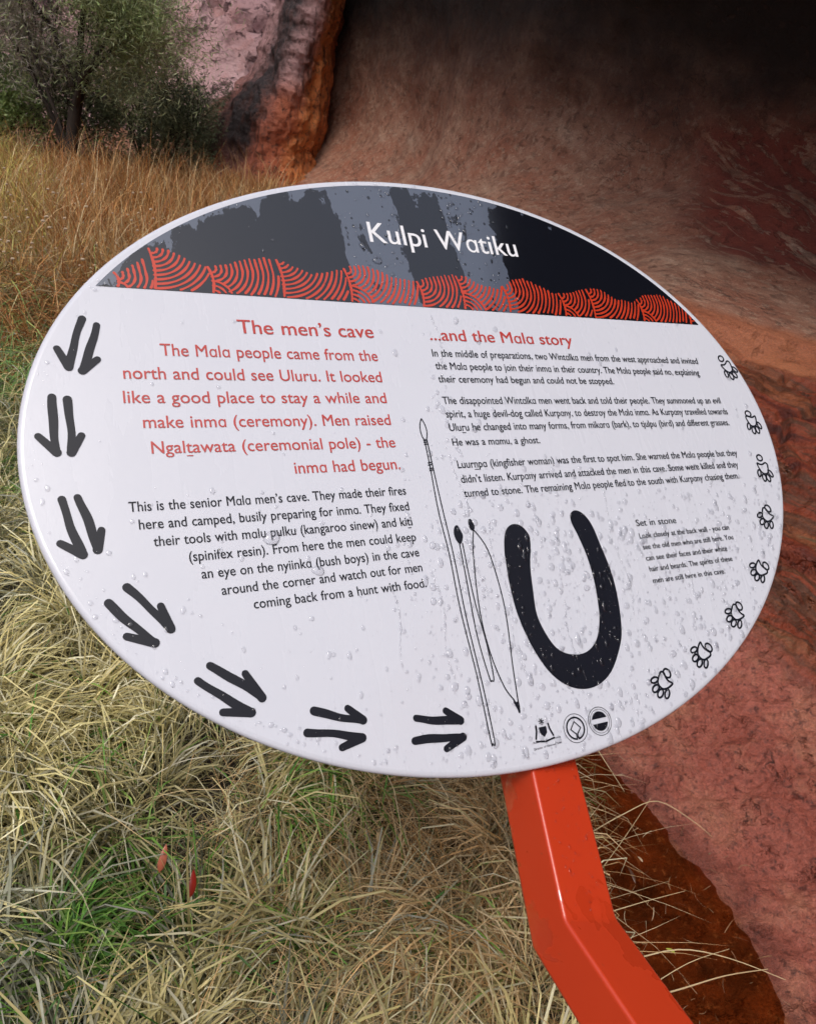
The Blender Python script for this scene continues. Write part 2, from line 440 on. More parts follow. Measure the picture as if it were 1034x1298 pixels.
# bearing: (distance, height) of 16 rails, from the pool bottom up over slab, ledges, cave wall, roof, lip and outer face
PROF = {
 -13: [(6.6,-0.15),(7.4,0.02),(8.2,0.08),(9,0.14),(9.4,0.2),(9.7,0.24),(9.9,0.28),(10.9,0.5),(11.6,1),(12,1.75),(11.55,2.85),(10.2,3.85),(8.5,4.65),(7,5.4),(9,8),(13.5,13.9)],
 -9: [(5.2,-0.15),(6,0.02),(6.8,0.08),(7.6,0.15),(8.1,0.25),(8.5,0.32),(8.7,0.36),(9.6,0.6),(10.3,1),(10.7,1.75),(10.25,2.75),(8.8,3.75),(6.9,4.55),(5.6,5.2),(7.6,7.8),(12.1,13.7)],
 0: [(2.4,-0.15),(3,0.02),(3.6,0.1),(4.2,0.22),(4.8,0.4),(5.3,0.55),(5.5,0.6),(6.5,0.78),(7.2,1.1),(7.6,1.7),(7.25,2.55),(6.1,3.45),(4.6,4.15),(3.5,4.7),(5.5,7.3),(10,13.2)],
 8: [(1.7,-0.15),(2.2,0.01),(2.6,0.1),(3.1,0.24),(3.7,0.48),(4.2,0.67),(4.4,0.74),(5.5,0.86),(6.3,1.1),(6.7,1.65),(6.35,2.5),(5.3,3.3),(3.9,3.95),(3,4.5),(5,7.1),(9.5,13)],
 17: [(1.2,-0.15),(1.75,0),(2.1,0.11),(2.5,0.27),(3,0.56),(3.55,0.83),(3.75,0.9),(4.9,0.98),(5.7,1.18),(6.2,1.65),(5.95,2.45),(4.9,3.2),(3.7,3.85),(2.75,4.4),(4.75,7),(9.25,12.9)],
 25: [(1,-0.15),(1.645,0),(1.95,0.11),(2.3,0.25),(2.85,0.55),(3.5,0.83),(3.7,0.9),(4.8,0.96),(5.5,1.15),(6,1.65),(5.75,2.4),(4.7,3.15),(3.5,3.85),(2.65,4.4),(4.65,7),(9.15,12.9)],
 33: [(0.9,-0.15),(1.54,0),(1.85,0.12),(2.2,0.27),(2.75,0.56),(3.4,0.83),(3.6,0.9),(4.6,0.96),(5.3,1.15),(5.8,1.65),(5.55,2.35),(4.5,3.15),(3.4,3.85),(2.55,4.4),(4.55,7),(9.05,12.9)],
 42: [(0.8,-0.15),(1.45,0),(1.75,0.13),(2.1,0.28),(2.65,0.56),(3.3,0.83),(3.5,0.9),(4.5,0.96),(5.2,1.15),(5.7,1.65),(5.45,2.35),(4.4,3.15),(3.3,3.85),(2.5,4.4),(4.5,7),(9,12.9)],
 49: [(0.75,-0.15),(1.34,0),(1.65,0.13),(2,0.28),(2.6,0.56),(3.2,0.83),(3.4,0.9),(4.4,0.96),(5.1,1.15),(5.6,1.65),(5.35,2.35),(4.3,3.15),(3.3,3.85),(2.5,4.4),(4.5,7),(9,12.9)],
 75: [(0.85,-0.15),(1.3,0),(1.6,0.13),(2,0.28),(2.6,0.56),(3.2,0.83),(3.4,0.9),(4.4,0.96),(5.1,1.15),(5.6,1.65),(5.35,2.35),(4.5,3.15),(3.5,3.85),(2.9,4.5),(4.9,7.1),(9.4,13)],
 110: [(1.3,-0.15),(1.7,0),(2.1,0.13),(2.6,0.28),(3.2,0.56),(3.8,0.83),(4,0.9),(5,0.96),(5.7,1.15),(6.1,1.6),(6,2.3),(5.6,3),(4.8,3.7),(4.4,4.4),(5.2,7),(9,12)],
 150: [(3.3,-0.15),(4,0),(4.5,0.13),(5,0.28),(5.6,0.6),(6.2,1),(6.5,1.3),(7.2,1.9),(7.6,2.5),(7.9,3.3),(8,4.1),(8.1,5),(8.3,6),(8.7,7),(9.5,9),(12,12)],
}
AZ = sorted(PROF); TAB = np.array([PROF[a] for a in AZ])
az = np.concatenate([np.linspace(-13, -9, 40)[:-1], np.linspace(-9, 14, 150)[:-1], np.linspace(14, 54, 330)[:-1], np.linspace(54, 150, 80)])
rail = np.concatenate([np.linspace(0, 1, 40)[:-1], np.linspace(1, 5, 210)[:-1], np.linspace(5, 6, 50)[:-1], np.linspace(6, 10, 150)[:-1], np.linspace(10, 15, 50)])
rows = interp_rows(TAB, AZ, az)                                  # (naz, 16, 2)
G = interp_rows(np.swapaxes(rows, 0, 1), np.arange(16), rail)    # (nrail, naz, 2)
AZR = np.radians(az)[None, :]
ROCK = np.stack([G[..., 0] * np.sin(AZR), G[..., 0] * np.cos(AZR), G[..., 1]], -1)
R2 = np.repeat(rail[:, None], len(az), 1)
du = np.r_[0, np.cumsum(np.linalg.norm(np.diff(ROCK[len(rail)//2], axis=0), axis=-1))][None, :].repeat(len(rail), 0)
dv = np.vstack([np.zeros(len(az)), np.cumsum(np.linalg.norm(np.diff(ROCK, axis=0), axis=-1), axis=0)])
NR = -normals(ROCK)
base = fbm(ROCK * 1.1, 4, 3)
slabm = smooth(.9, 1.3, R2) * (1 - smooth(3.0, 3.6, R2)); stratm = smooth(2.8, 3.4, R2) * (1 - smooth(4.8, 5.2, R2)); wallm = smooth(5.6, 6.6, R2)
disp = base * (.018 * slabm + .05 * stratm + .16 * wallm * smooth(6, 8, R2) + .03)
disp = disp * smooth(.95, 1.6, np.abs(R2 - 1) + .95 + .0)
rid = 1 - np.abs(fbm(ROCK * 7.5, 5, 11)) * 2.2
disp += slabm * (.022 * (rid - .6) + .011 * fbm(ROCK * np.array([38, 38, 38.]), 3, 21)) * smooth(1.0, 1.25, R2)
wv = dv + .16 * fbm(ROCK * 1.3, 3, 31)
Q = np.stack([du * .55, wv * 6.5, du * 0], -1)
lay = vnoise(Q, 41) * .6 + vnoise(Q * np.array([1.7, 2.3, 1]), 42) * .4
lay = np.sign(lay) * np.abs(lay) ** .45
disp += stratm * (.045 * lay + .02 * (rid - .6))
CR = fbm(np.stack([du * 1.1, wv * 2.6, du * 0], -1), 4, 57)
disp -= stratm * .04 * (1 - smooth(.0, .035, np.abs(CR)))
disp += wallm * .009 * fbm(np.stack([(du + dv) * 1.2, (dv - du) * 6, du * 0], -1), 4, 61)
disp *= smooth(0, .3, np.abs(R2 - 1.0)) * .85 + .15
disp += (.010 * fbm(ROCK * 5, 3, 191) + .007 * fbm(ROCK * 22, 3, 193)) * (1 - smooth(.1, .6, np.abs(R2 - 1.0)))
ROCK = ROCK + NR * disp[..., None]
rc = np.stack([(ROCK[..., 0]), (ROCK[..., 1])], -1)
redp = smooth(7.0, 7.25, R2 + .4 * base) * (1 - smooth(8.9, 9.4, R2 + .3 * base)) * smooth(13.5, 18, az[None, :] + 3 * base + 1.6 * (R2 - 8))
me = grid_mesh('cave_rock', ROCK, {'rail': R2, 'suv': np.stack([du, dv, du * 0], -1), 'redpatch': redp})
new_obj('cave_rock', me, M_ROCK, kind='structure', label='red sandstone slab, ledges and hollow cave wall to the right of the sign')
def waterline(a):
    return np.interp(a, AZ, [PROF[k][1][0] for k in AZ], left=40, right=40)

# pillar at the left end of the cave
na, nz = 170, 190
A_ = np.linspace(0, 1, na)[None, :]; Z_ = np.linspace(-.3, 7.5, nz)[:, None] ** 1.0
Z_ = np.concatenate([np.linspace(-.3, 2.8, 150), np.linspace(2.85, 8, nz - 150)])[:, None]
azL = np.interp(Z_, [-.3, .2, .6, 1.0, 1.35, 2.1, 3, 8], [-20.1, -19.7, -18.7, -17.1, -15.9, -14.4, -14.2, -14.0])
azR = np.interp(Z_, [-.3, .2, .6, 1.2, 2.0, 3, 8], [-9.6, -10.0, -10.9, -11.0, -11.0, -11.0, -10.8])
azp = azL + (azR - azL) * A_
bul = np.sin(PI * np.clip(A_, 0, 1)) ** .55
rp = 10.9 - 1.25 * bul + .25 * np.maximum(Z_, 0) * .6 - .1 * (A_ < 0)
rp = rp + np.where(A_ > .93, (A_ - .93) * 22, 0) + np.where(A_ < .06, (.06 - A_) * 25, 0) - .35 * np.exp(-((Z_ + .1) / .35) ** 2)
PP = np.stack([rp * np.sin(np.radians(azp)), rp * np.cos(np.radians(azp)), np.repeat(Z_, na, 1)], -1)
NP = -normals(PP)
NP *= np.sign((NP * -PP).sum(-1).mean())
dd = .16 * fbm(PP * 1.3, 4, 71) + .07 * (1 - 2 * np.abs(fbm(PP * np.array([4, 4, 2.2]), 4, 75))) + .03 * fbm(PP * 13, 3, 77)
PP = PP + NP * dd[..., None]
new_obj('rock_pillar', grid_mesh('rock_pillar', PP, {'across': np.repeat(A_, nz, 0), 'high': np.repeat(Z_, na, 1)}), M_PILLAR, kind='structure',
        label='orange and black stained rock buttress at the left end of the cave')

# pink cliff beyond the trees; unseen left wing added, drawn close to block light
ac = np.linspace(-168, -9, 480); tc = np.linspace(0, 1, 150)
TC, AC = np.meshgrid(tc, ac, indexing='ij')
rr = 13.8 + 12.0 * TC - 5.0 * smooth(-38, -75, AC)  # unseen left stretch pulled in to darken that side of the post
CP = np.stack([rr * np.sin(np.radians(AC)), rr * np.cos(np.radians(AC)), -.3 + 15 * TC], -1)
CN = -normals(CP); CN *= np.sign((CN * -CP).sum(-1).mean())
pits = fbm(CP * np.array([2.2, 2.2, 3.2]), 3, 83)
CP = CP + CN * (.5 * fbm(CP * .35, 4, 81) - .28 * smooth(.18, .5, pits) + .06 * fbm(CP * 4, 3, 85))[..., None]
new_obj('cliff', grid_mesh('cliff', CP), M_CLIFF, kind='structure', label='pitted pinkish purple rock face rising behind the trees, plus an added unseen left wing that blocks light')

# ------------------------------------------------------------------ ground
def in_pool(x, y):
    bank = .50 + .05 * np.sin(y * 7.0) + .03 * np.sin(y * 17 + 1)
    d = np.minimum(x - bank, np.minimum(1.95 - y, y + .1))
    return smooth(-.03, .07, d)
def ground_z(x, y):
    P = np.stack([x, y, x * 0], -1)
    r = np.hypot(x, y); a = np.degrees(np.arctan2(x, y))
    z = .055 + .045 * fbm(P * 2.3, 3, 91) + .018 * fbm(P * 9, 2, 93)
    z = z * (1 - smooth(30, 60, r)) 
    pool = in_pool(x, y)
    z = z * (1 - pool) - .11 * pool
    rk = smooth(-.06, .10, r - waterline(a)) * (a > -13) * (a < 150)
    return z * (1 - rk) - .30 * rk
rg = np.concatenate([np.linspace(0, 3, 150)[:-1], np.linspace(3, 12, 90)[:-1], np.geomspace(12, 900, 40)])
ag = np.radians(np.linspace(-180, 180, 361))
RG, AG = np.meshgrid(rg, ag, indexing='ij')
GX, GY = RG * np.sin(AG), RG * np.cos(AG)
new_obj('ground', grid_mesh('ground', np.stack([GX, GY, ground_z(GX, GY)], -1)), M_SOIL, kind='structure', label='dark damp soil under the grass')

wv_ = [(.36, -.05, 0), (1.5, -.05, 0), (1.5, 2.1, 0), (.36, 2.1, 0)]
wm = bpy.data.meshes.new('water'); wm.from_pydata(wv_, [], [(0, 1, 2, 3)])
new_obj('water', wm, M_WATER, kind='structure', label='shallow brown rain pool at the foot of the rock slab')

# ------------------------------------------------------------------ grass
def blades(root, azd, el, length, width, droop, curl, col, seg=4, tipc=1.15, twist=None):
    n = len(root)
    P = np.zeros((n, seg + 1, 3)); P[:, 0] = root
    a = azd.copy(); e = el.copy()
    dirs = []
    for s in range(seg):
        d = np.stack([np.cos(e) * np.sin(a), np.cos(e) * np.cos(a), np.sin(e)], -1)
        P[:, s + 1] = P[:, s] + d * (length / seg)[:, None]
        dirs.append(d)
        e = e - droop / seg * (1 + .35 * s); a = a + curl / seg
    g = ground_z(P[:, :, 0], P[:, :, 1])
    P[:, 1:, 2] = np.maximum(P[:, 1:, 2], np.maximum(g[:, 1:], 0.0) + .004)
    D = np.stack(dirs + [dirs[-1]], 1)
    tw = rng.uniform(0, PI, n) if twist is None else twist
    side = np.cross(D, np.array([0, 0, 1.])[None, None]); side /= np.linalg.norm(side, axis=-1, keepdims=True) + 1e-9
    up = np.cross(side, D)
    W = side * np.cos(tw)[:, None, None] + up * np.sin(tw)[:, None, None] * .6
    prof = np.array([.7, 1, .9, .65, .4, .3, .2])[:seg + 1] if seg != 4 else np.array([.75, 1, .85, .55, 0.0])
    w = (width[:, None] * prof[None])[..., None] * .5
    Lf = P - W * w; Rt = P + W * w
    V = np.empty((n, 2 * seg + 1, 3)); V[:, 0:2 * seg:2] = Lf[:, :seg]; V[:, 1:2 * seg:2] = Rt[:, :seg]; V[:, 2 * seg] = P[:, seg]
    t = np.r_[np.repeat(np.arange(seg), 2) / seg, 1.0]
    C = col[:, None, :] * (0.88 + (tipc - .88) * t)[None, :, None]
    nv = 2 * seg + 1
    q = np.array([[2*s, 2*s+1, 2*s+3, 2*s+2] for s in range(seg - 1)]).ravel()
    tri = np.array([2*seg-2, 2*seg-1, 2*seg])
    tpl = np.r_[q, tri]; off = (np.arange(n) * nv)[:, None]
    loops = (tpl[None] + off).ravel()
    tot = np.tile(np.r_[np.full(seg - 1, 4), 3], n); st = np.r_[0, np.cumsum(tot)[:-1]]
    return V.reshape(-1, 3), loops, st, tot, C.reshape(-1, 3)

def merge(parts):
    V, L, St, T, C = [], [], [], [], []; vo = lo = 0
    for v, l, s, t, c in parts:
        V.append(v); L.append(l + vo); St.append(s + lo); T.append(t); C.append(c); vo += len(v); lo += len(l)
    return [np.concatenate(x) for x in (V, L, St, T, C)]

def polar_pts(n, a0, a1, r0, r1, pw=1.0):
    a = np.radians(rng.uniform(a0, a1, n)); r = np.sqrt(rng.uniform(r0 ** pw, r1 ** pw, n)) if pw == 2 else rng.uniform(r0, r1, n)
    return r * np.sin(a), r * np.cos(a)

def clear_of(x, y, m=.0):
    a = np.degrees(np.arctan2(x, y)); r = np.hypot(x, y)
    return (r < waterline(a) - m) & (in_pool(x, y) < .15)

STRAW = np.array([[.68, .60, .30], [.60, .54, .26], [.76, .71, .46], [.48, .42, .18], [.64, .54, .25]])
GREY = np.array([[.34, .35, .25], [.24, .25, .16], [.46, .46, .36], [.15, .15, .09]])
GREEN = np.array([[.15, .34, .05], [.22, .43, .07], [.31, .48, .11], [.09, .24, .04]])
TAN = np.array([[.62, .42, .20], [.70, .52, .28], [.50, .30, .12], [.74, .60, .36]])
ORNG = np.array([[.48, .21, .07], [.56, .28, .09], [.38, .15, .05], [.62, .40, .17]])
YEL = np.array([[.58, .50, .12], [.66, .57, .16], [.50, .46, .13]])
def pick(pal, n):
    return pal[rng.integers(0, len(pal), n)] * rng.uniform(.65, 1.15, (n, 1))

def tussocks(cx, cy, per, spread, lenr, width, pal_f, el_r=(.2, 1.3), droop=(1.2, 3.0), curl=.9, mound=0.0):
    n = len(cx) * per
    idx = np.repeat(np.arange(len(cx)), per)
    th = rng.uniform(0, 2 * PI, n); rr_ = spread * np.sqrt(rng.uniform(0, 1, n))
    x = cx[idx] + rr_ * np.cos(th); y = cy[idx] + rr_ * np.sin(th)
    ok = clear_of(x, y, .01); x, y, th, idx, rr_ = x[ok], y[ok], th[ok], idx[ok], rr_[ok]; n = len(x)
    size = rng.uniform(.7, 1.25, len(cx))[idx]
    tone = rng.uniform(.48, 1.3, (len(cx), 1))[idx]
    lay = rng.uniform(0, 2 * PI, len(cx))[idx]
    ax_, ay_ = np.cos(th) + .9 * np.cos(lay), np.sin(th) + .9 * np.sin(lay)
    azd = np.arctan2(ax_, ay_) + rng.normal(0, .5, n)
    L = rng.uniform(*lenr, n) * size
    el = rng.uniform(*el_r, n)
    root = np.stack([x, y, ground_z(x, y) - .01 + mound * (1 - (rr_ / spread) ** 2)], -1)
    return blades(root, azd, el, L, rng.uniform(.6, 1.2, n) * width, rng.uniform(*droop, n), rng.normal(0, curl, n), pal_f(x, y, idx, n) * tone)

def zone_near(x, y, idx, n):
    P = np.stack([x, y, x * 0], -1)
    g = fbm(P * 2.6, 3, 101); h_ = fbm(P * 3.3, 3, 111); d = fbm(P * 1.9, 2, 121)
    tan_w = smooth(-.10, .25, x + .18 * h_ - .02) * smooth(.55, .95, y)
    u_ = rng.uniform(0, 1, n)[rng.integers(0, n, int(idx.max()) + 1)][idx] * .75 + rng.uniform(0, .25, n)
    c = pick(STRAW, n)
    hl = rng.uniform(0, 1, n) < .10; c[hl] = np.array([.74, .70, .50])
    gm = u_ < np.clip(.10 + .8 * smooth(.05, .5, d), 0, .6); c[gm] = pick(GREY, gm.sum())
    t = rng.uniform(0, 1, n) < tan_w * .85; c[t] = pick(TAN, t.sum())
    gr = rng.uniform(0, 1, n) < (.04 + .85 * smooth(.16, .34, g)); c[gr] = pick(GREEN, gr.sum())
    return c

parts = []
# near: tangled arching tussocks of pale straw
cx, cy = polar_pts(1150, -75, 44, .25, 2.7, 2); ok = clear_of(cx, cy); cx, cy = cx[ok], cy[ok]
parts.append(tussocks(cx[:300], cy[:300], 60, .055, (.08, .22), .0040, zone_near))
cx, cy = polar_pts(330, -75, 40, .28, 2.7, 2); ok = clear_of(cx, cy, .03); cx, cy = cx[ok], cy[ok]
parts.append(tussocks(cx, cy, 150, .060, (.14, .34), .0050, zone_near, (.75, 1.45), (1.9, 3.3), .6, .055))
# dead low litter, darker
n = 20000; x, y = polar_pts(n, -75, 44, .25, 2.8, 2); ok = clear_of(x, y); x, y = x[ok], y[ok]; n = len(x)
lit = pick(np.array([[.10, .085, .05], [.16, .13, .075], [.24, .20, .12], [.05, .04, .025]]), n)
parts.append(blades(np.stack([x, y, ground_z(x, y) + rng.uniform(0, .04, n)], -1), rng.uniform(0, 2*PI, n), rng.uniform(-.1, .5, n), rng.uniform(.05, .16, n), rng.uniform(.0015, .0035, n), rng.uniform(0, 1.6, n), rng.normal(0, 1.0, n), lit))
# long thin tan stems, nearly straight, lying criss-cross between the tussocks and the pool
n = 3400; x = rng.normal(.17, .20, n); y = rng.normal(1.05, .33, n); ok = clear_of(x, y, .02); x, y = x[ok], y[ok]; n = len(x)
parts.append(blades(np.stack([x, y, ground_z(x, y) + rng.uniform(.0, .09, n)], -1), rng.uniform(0, 2*PI, n), rng.uniform(-.05, .75, n), rng.uniform(.14, .36, n), rng.uniform(.0012, .0024, n), rng.uniform(.1, 1.2, n), rng.normal(0, .3, n), pick(TAN, n) * 1.05))
# middle distance
def zone_mid(x, y, idx, n):
    P = np.stack([x, y, x * 0], -1); g = fbm(P * .9, 3, 131); o = fbm(P * .8, 3, 141)
    c = pick(STRAW, n) * .85
    gm = rng.uniform(0, 1, n) < .30; c[gm] = pick(GREY, gm.sum())
    gr = rng.uniform(0, 1, n) < (.10 + .5 * smooth(.0, .4, g)); c[gr] = pick(GREEN, gr.sum()) * .8 + .04
    r = np.hypot(x, y)
    orr = rng.uniform(0, 1, n) < smooth(3.2, 4.8, r + o) * .8; c[orr] = pick(ORNG, orr.sum()) * .9
    return c
cx, cy = polar_pts(900, -62, 12, 2.5, 5.2, 2); ok = clear_of(cx, cy, .1); cx, cy = cx[ok], cy[ok]
parts.append(tussocks(cx, cy, 60, .17, (.18, .48), .0055, zone_mid, (.3, 1.45), (.9, 2.4), .7))
# far: tall orange and golden grass
def zone_far(x, y, idx, n):
    a = np.degrees(np.arctan2(x, y)); P = np.stack([x, y, x * 0], -1); g = fbm(P * .5, 3, 151)
    r = np.hypot(x, y)
    c = pick(ORNG, n)
    ye = rng.uniform(0, 1, n) < smooth(-28, -31, a + 3 * g) * .8; c[ye] = pick(YEL, ye.sum())
    tn = rng.uniform(0, 1, n) < .18 + .5 * (1 - smooth(4.8, 6.5, r + g)); c[tn] = pick(TAN, tn.sum()) * .9
    return c
cx, cy = polar_pts(1000, -60, -9, 4.6, 9.7, 2); ok = clear_of(cx, cy, .1); cx, cy = cx[ok], cy[ok]
parts.append(tussocks(cx, cy, 55, .26, (.20, .46), .009, zone_far, (.85, 1.5), (.2, 1.3), .5))
n = 2200; x, y = polar_pts(n, -34, -13, 4.6, 8.6); ok = clear_of(x, y, .1); x, y = x[ok], y[ok]; n = len(x)
parts.append(blades(np.stack([x, y, ground_z(x, y)], -1), rng.uniform(0, 2*PI, n), rng.uniform(1.15, 1.57, n), rng.uniform(.40, .78, n), rng.uniform(.004, .007, n), rng.uniform(.1, .9, n), rng.normal(0, .3, n), pick(np.concatenate([ORNG, TAN]), n)))
# scraps of straw on the bank, the pool and the foot of the slab
n = 260; x = rng.uniform(.50, 1.15, n); y = rng.uniform(.7, 1.75, n); x = x - .18 * rng.uniform(0, 1, n)
zz = np.interp(np.hypot(x, y), [0, 1.35, 1.7, 2.1], [.004, .004, .03, .14])
SCR = blades(np.stack([x, y, zz], -1), rng.uniform(0, 2*PI, n), rng.uniform(-.05, .1, n), rng.uniform(.008, .05, n), rng.uniform(.0008, .0022, n), rng.uniform(-.3, .3, n), rng.normal(0, .8, n), pick(np.array([[.55, .40, .22], [.35, .20, .10], [.62, .50, .32], [.20, .10, .05]]), n))
V, L_, St, T_, C = merge(parts)
new_obj('grass', np_mesh('grass', V, L_, St, T_, False, col=C), M_GRASS, kind='stuff', label='tangled straw, green and orange desert grass')
new_obj('straw_scraps', np_mesh('straw_scraps', *SCR[:4], False, col=SCR[4]), M_GRASS, kind='stuff', label='scraps of straw floating on the pool')
print('grass tris', (T_ - 2).sum())

# green tufts one can tell apart
def tuft(x, y, n, lr, w, label, pal=GREEN):
    th = rng.uniform(0, 2*PI, n); r_ = .018 * np.sqrt(rng.uniform(0, 1, n))
    X_, Y_ = r_ * np.cos(th), r_ * np.sin(th)
    z0 = float(ground_z(np.array([x]), np.array([y]))[0]) + .02
    root = np.stack([x + X_, y + Y_, np.full(n, z0)], -1)
    v, l, s, t, c = blades(root, PI/2 - th + rng.normal(0, .4, n), rng.uniform(.5, 1.35, n), rng.uniform(*lr, n), rng.uniform(.7, 1.2, n) * w, rng.uniform(.6, 1.9, n), rng.normal(0, .4, n), pick(pal, n))
    v = v - np.array([x, y, z0])
    o = new_obj('grass_tuft', np_mesh('grass_tuft', v, l, s, t, False, col=c), M_GRASS, label=label, cat='grass tuft', group='green grass tufts among the straw')
    o.location = (x, y, z0)
TUFTS = [
 (-.66, 1.13, 26, (.12, .26), .0060, 'broad bright green grass tuft at the left edge beside tall pale stems'),
 (-.03, .80, 60, (.10, .22), .0040, 'dense bright green grass tuft below the middle of the sign'),
 (-.22, .70, 40, (.08, .18), .0035, 'small green grass tuft near the bottom edge left of the dense tuft'),
 (-.10, 1.33, 46, (.10, .20), .0035, 'green grass tuft just under the lower left rim of the sign'),
 (.28, .86, 40, (.08, .16), .0030, 'thin green grass tuft between the dense tuft and the red post'),
 (-.40, .92, 10, (.12, .22), .0045, 'single sprig of green blades beside the upright fallen leaf'),
 (.34, .60, 30, (.08, .16), .0030, 'low green grass tuft at the foot of the red post'),
]
for tdef in TUFTS: tuft(*tdef)

# long pale stems standing at the left edge
def stalk_obj(pts, w, col, label, group, name='grass_stalk', cat='grass stalk'):
    pts = [Vector(p) for p in pts]
    # smooth the polyline
    out = []
    for i in range(len(pts) - 1):
        p0 = pts[max(i-1, 0)]; p1 = pts[i]; p2 = pts[i+1]; p3 = pts[min(i+2, len(pts)-1)]
        for t in np.linspace(0, 1, 5)[:-1]:
            out.append(.5*((2*p1) + (-p0+p2)*t + (2*p0-5*p1+4*p2-p3)*t*t + (-p0+3*p1-3*p2+p3)*t**3))
    out.append(pts[-1])
    bm = bmesh.new(); prev = None; b0 = out[0]
    for i, p in enumerate(out):
        d = (out[min(i+1, len(out)-1)] - out[max(i-1, 0)]).normalized()
        s = d.cross(Vector((0, 0, 1)))
        s = s.normalized() if s.length > .05 else Vector((1, 0, 0))
        u_ = s.cross(d); r_ = w * (1 - .65 * i / len(out))
        ring = [bm.verts.new(p - b0 + (s * math.cos(q) + u_ * math.sin(q)) * r_) for q in (0, 2.1, 4.2)]
        if prev:
            for q in range(3): bm.faces.new((prev[q], prev[(q+1) % 3], ring[(q+1) % 3], ring[q]))
        prev = ring
    me = bpy.data.meshes.new(name); bm.to_mesh(me); bm.free()
    o = new_obj(name, me, mat_flat('stalk_straw', col, .5, 0, .15), label=label, cat=cat, group=group)
    o.location = b0
    return o
SC = (.52, .40, .22)
g_ = 'dry grass stalks lying over the pool'
stalk_obj([(.60,1.22,.05),(.69,1.28,.075),(.78,1.33,.085),(.88,1.31,.06),(.95,1.30,.02)], .0016, SC, 'long arched pale stalk crossing the upper pool to the slab', g_)
stalk_obj([(.61,1.12,.03),(.69,1.23,.05),(.76,1.33,.09)], .0013, SC, 'short straight stalk slanting up beneath the arched pale stalk', g_)
stalk_obj([(.60,1.02,.03),(.70,1.06,.05),(.82,1.12,.04)], .0013, SC, 'slanting stalk in the middle of the pool, beside a fainter one', g_)
stalk_obj([(.60,1.04,.05),(.70,1.085,.06),(.78,1.13,.05)], .0009, (.36, .27, .15), 'thin faint stalk just above the slanting stalk in mid pool', g_)
stalk_obj([(.64,.92,.04),(.76,.96,.06),(.88,.97,.05),(1.01,.96,.03)], .0017, SC, 'longest stalk, bowed across the lower pool to the slab', g_)
stalk_obj([(.67,.87,.03),(.78,.94,.05),(.88,.985,.06)], .0012, SC, 'slanting stalk running under the longest bowed stalk', g_)
stalk_obj([(.68,.86,.03),(.76,.89,.04),(.86,.93,.05),(.97,.97,.04)], .0021, (.48, .35, .19), 'thick frayed stalk lowest of those over the pool', g_)
stalk_obj([(.66,1.53,.03),(.72,1.39,.03)], .0015, SC, 'short pale stalk just under the rim right of the post top', g_)
g2 = 'tall pale stems at the left edge'
stalk_obj([(-.60,1.00,.02),(-.62,1.01,.20),(-.60,1.0,.36)], .0022, (.50,.44,.20), 'tallest upright pale stem near the left edge', g2)
stalk_obj([(-.70,1.02,.02),(-.74,1.0,.18),(-.72,.98,.30),(-.64,.95,.33)], .0018, (.50,.44,.24), 'pale stem bending over at its top near the left edge', g2)
stalk_obj([(-.36,.93,.02),(-.37,.94,.14),(-.36,.94,.22)], .0022, (.50,.42,.22), 'upright pale stem rising beside the fallen orange leaf', g2)
g3 = 'long stems lying across the near grass'
stalk_obj([(-.50,1.04,.08),(-.40,1.10,.15),(-.30,1.13,.17),(-.20,1.20,.12)], .0016, (.46,.42,.30), 'long grey bent stem lying across the dark straw left of centre', g3)
stalk_obj([(-.20,.90,.13),(-.06,.84,.12),(.10,.76,.10),(.22,.70,.10)], .0020, (.52,.46,.26), 'pale stem slanting down to the right across the near grass', g3)
stalk_obj([(-.16,1.02,.13),(.0,.88,.14),(.14,.75,.12)], .0017, (.50,.44,.25), 'second pale stem crossing the slanting one in the near grass', g3)

# fallen leaves
def leaf(loc, rot, L, W, col, label):
    bm = bmesh.new(); n = 9; top = []; bot = []; mid = []
    for i in range(n):
        t = i / (n - 1); w = W * math.sin(PI * t ** .85) ** .8 * .5
        z = .10 * L * math.sin(PI * t)
        mid.append(bm.verts.new((0, (t - .5) * L, z - .05 * W)))
        top.append(bm.verts.new((w, (t - .5) * L, z + .25 * w))); bot.append(bm.verts.new((-w, (t - .5) * L, z + .25 * w)))
    for i in range(n - 1):
        bm.faces.new((mid[i], top[i], top[i+1], mid[i+1])); bm.faces.new((bot[i], mid[i], mid[i+1], bot[i+1]))
    bmesh.ops.remove_doubles(bm, verts=bm.verts, dist=1e-5)
    me = bpy.data.meshes.new('fallen_leaf'); bm.to_mesh(me); bm.free()
    for p in me.polygons: p.use_smooth = True
    o = new_obj('fallen_leaf', me, mat_flat('leaf_skin', col, .4, .2, .2), label=label, cat='leaf', group='fallen leaves')
    o.location = loc; o.rotation_euler = rot
    sm_ = o.modifiers.new('solid', 'SOLIDIFY'); sm_.thickness = .0006
leaf((-.338, .865, .165), (1.0, .2, .25), .058, .015, (.45, .13, .075), 'salmon orange fallen leaf standing upright in the straw at bottom left')
leaf((-.262, .815, .185), (.7, .3, .45), .050, .014, (.30, .020, .012), 'dark red fallen leaf right of the upright orange leaf')
leaf((-.86, 1.51, .215), (.4, .2, 1.2), .075, .018, (.38, .09, .05), 'red brown fallen leaf in the straw beside the left rim of the sign')
leaf((.77, .99, .004), (0, 0, 1.3), .022, .007, (.40, .42, .07), 'tiny yellow green leaf floating on the brown pool')
leaf((.74, 1.21, .004), (0, 0, .7), .018, .006, (.50, .36, .22), 'tiny curled pale leaf floating under the arched stalk')
leaf((.71, 1.16, .004), (0, 0, .3), .045, .008, (.10, .05, .03), 'dark brown leaf floating near the post in the upper pool')

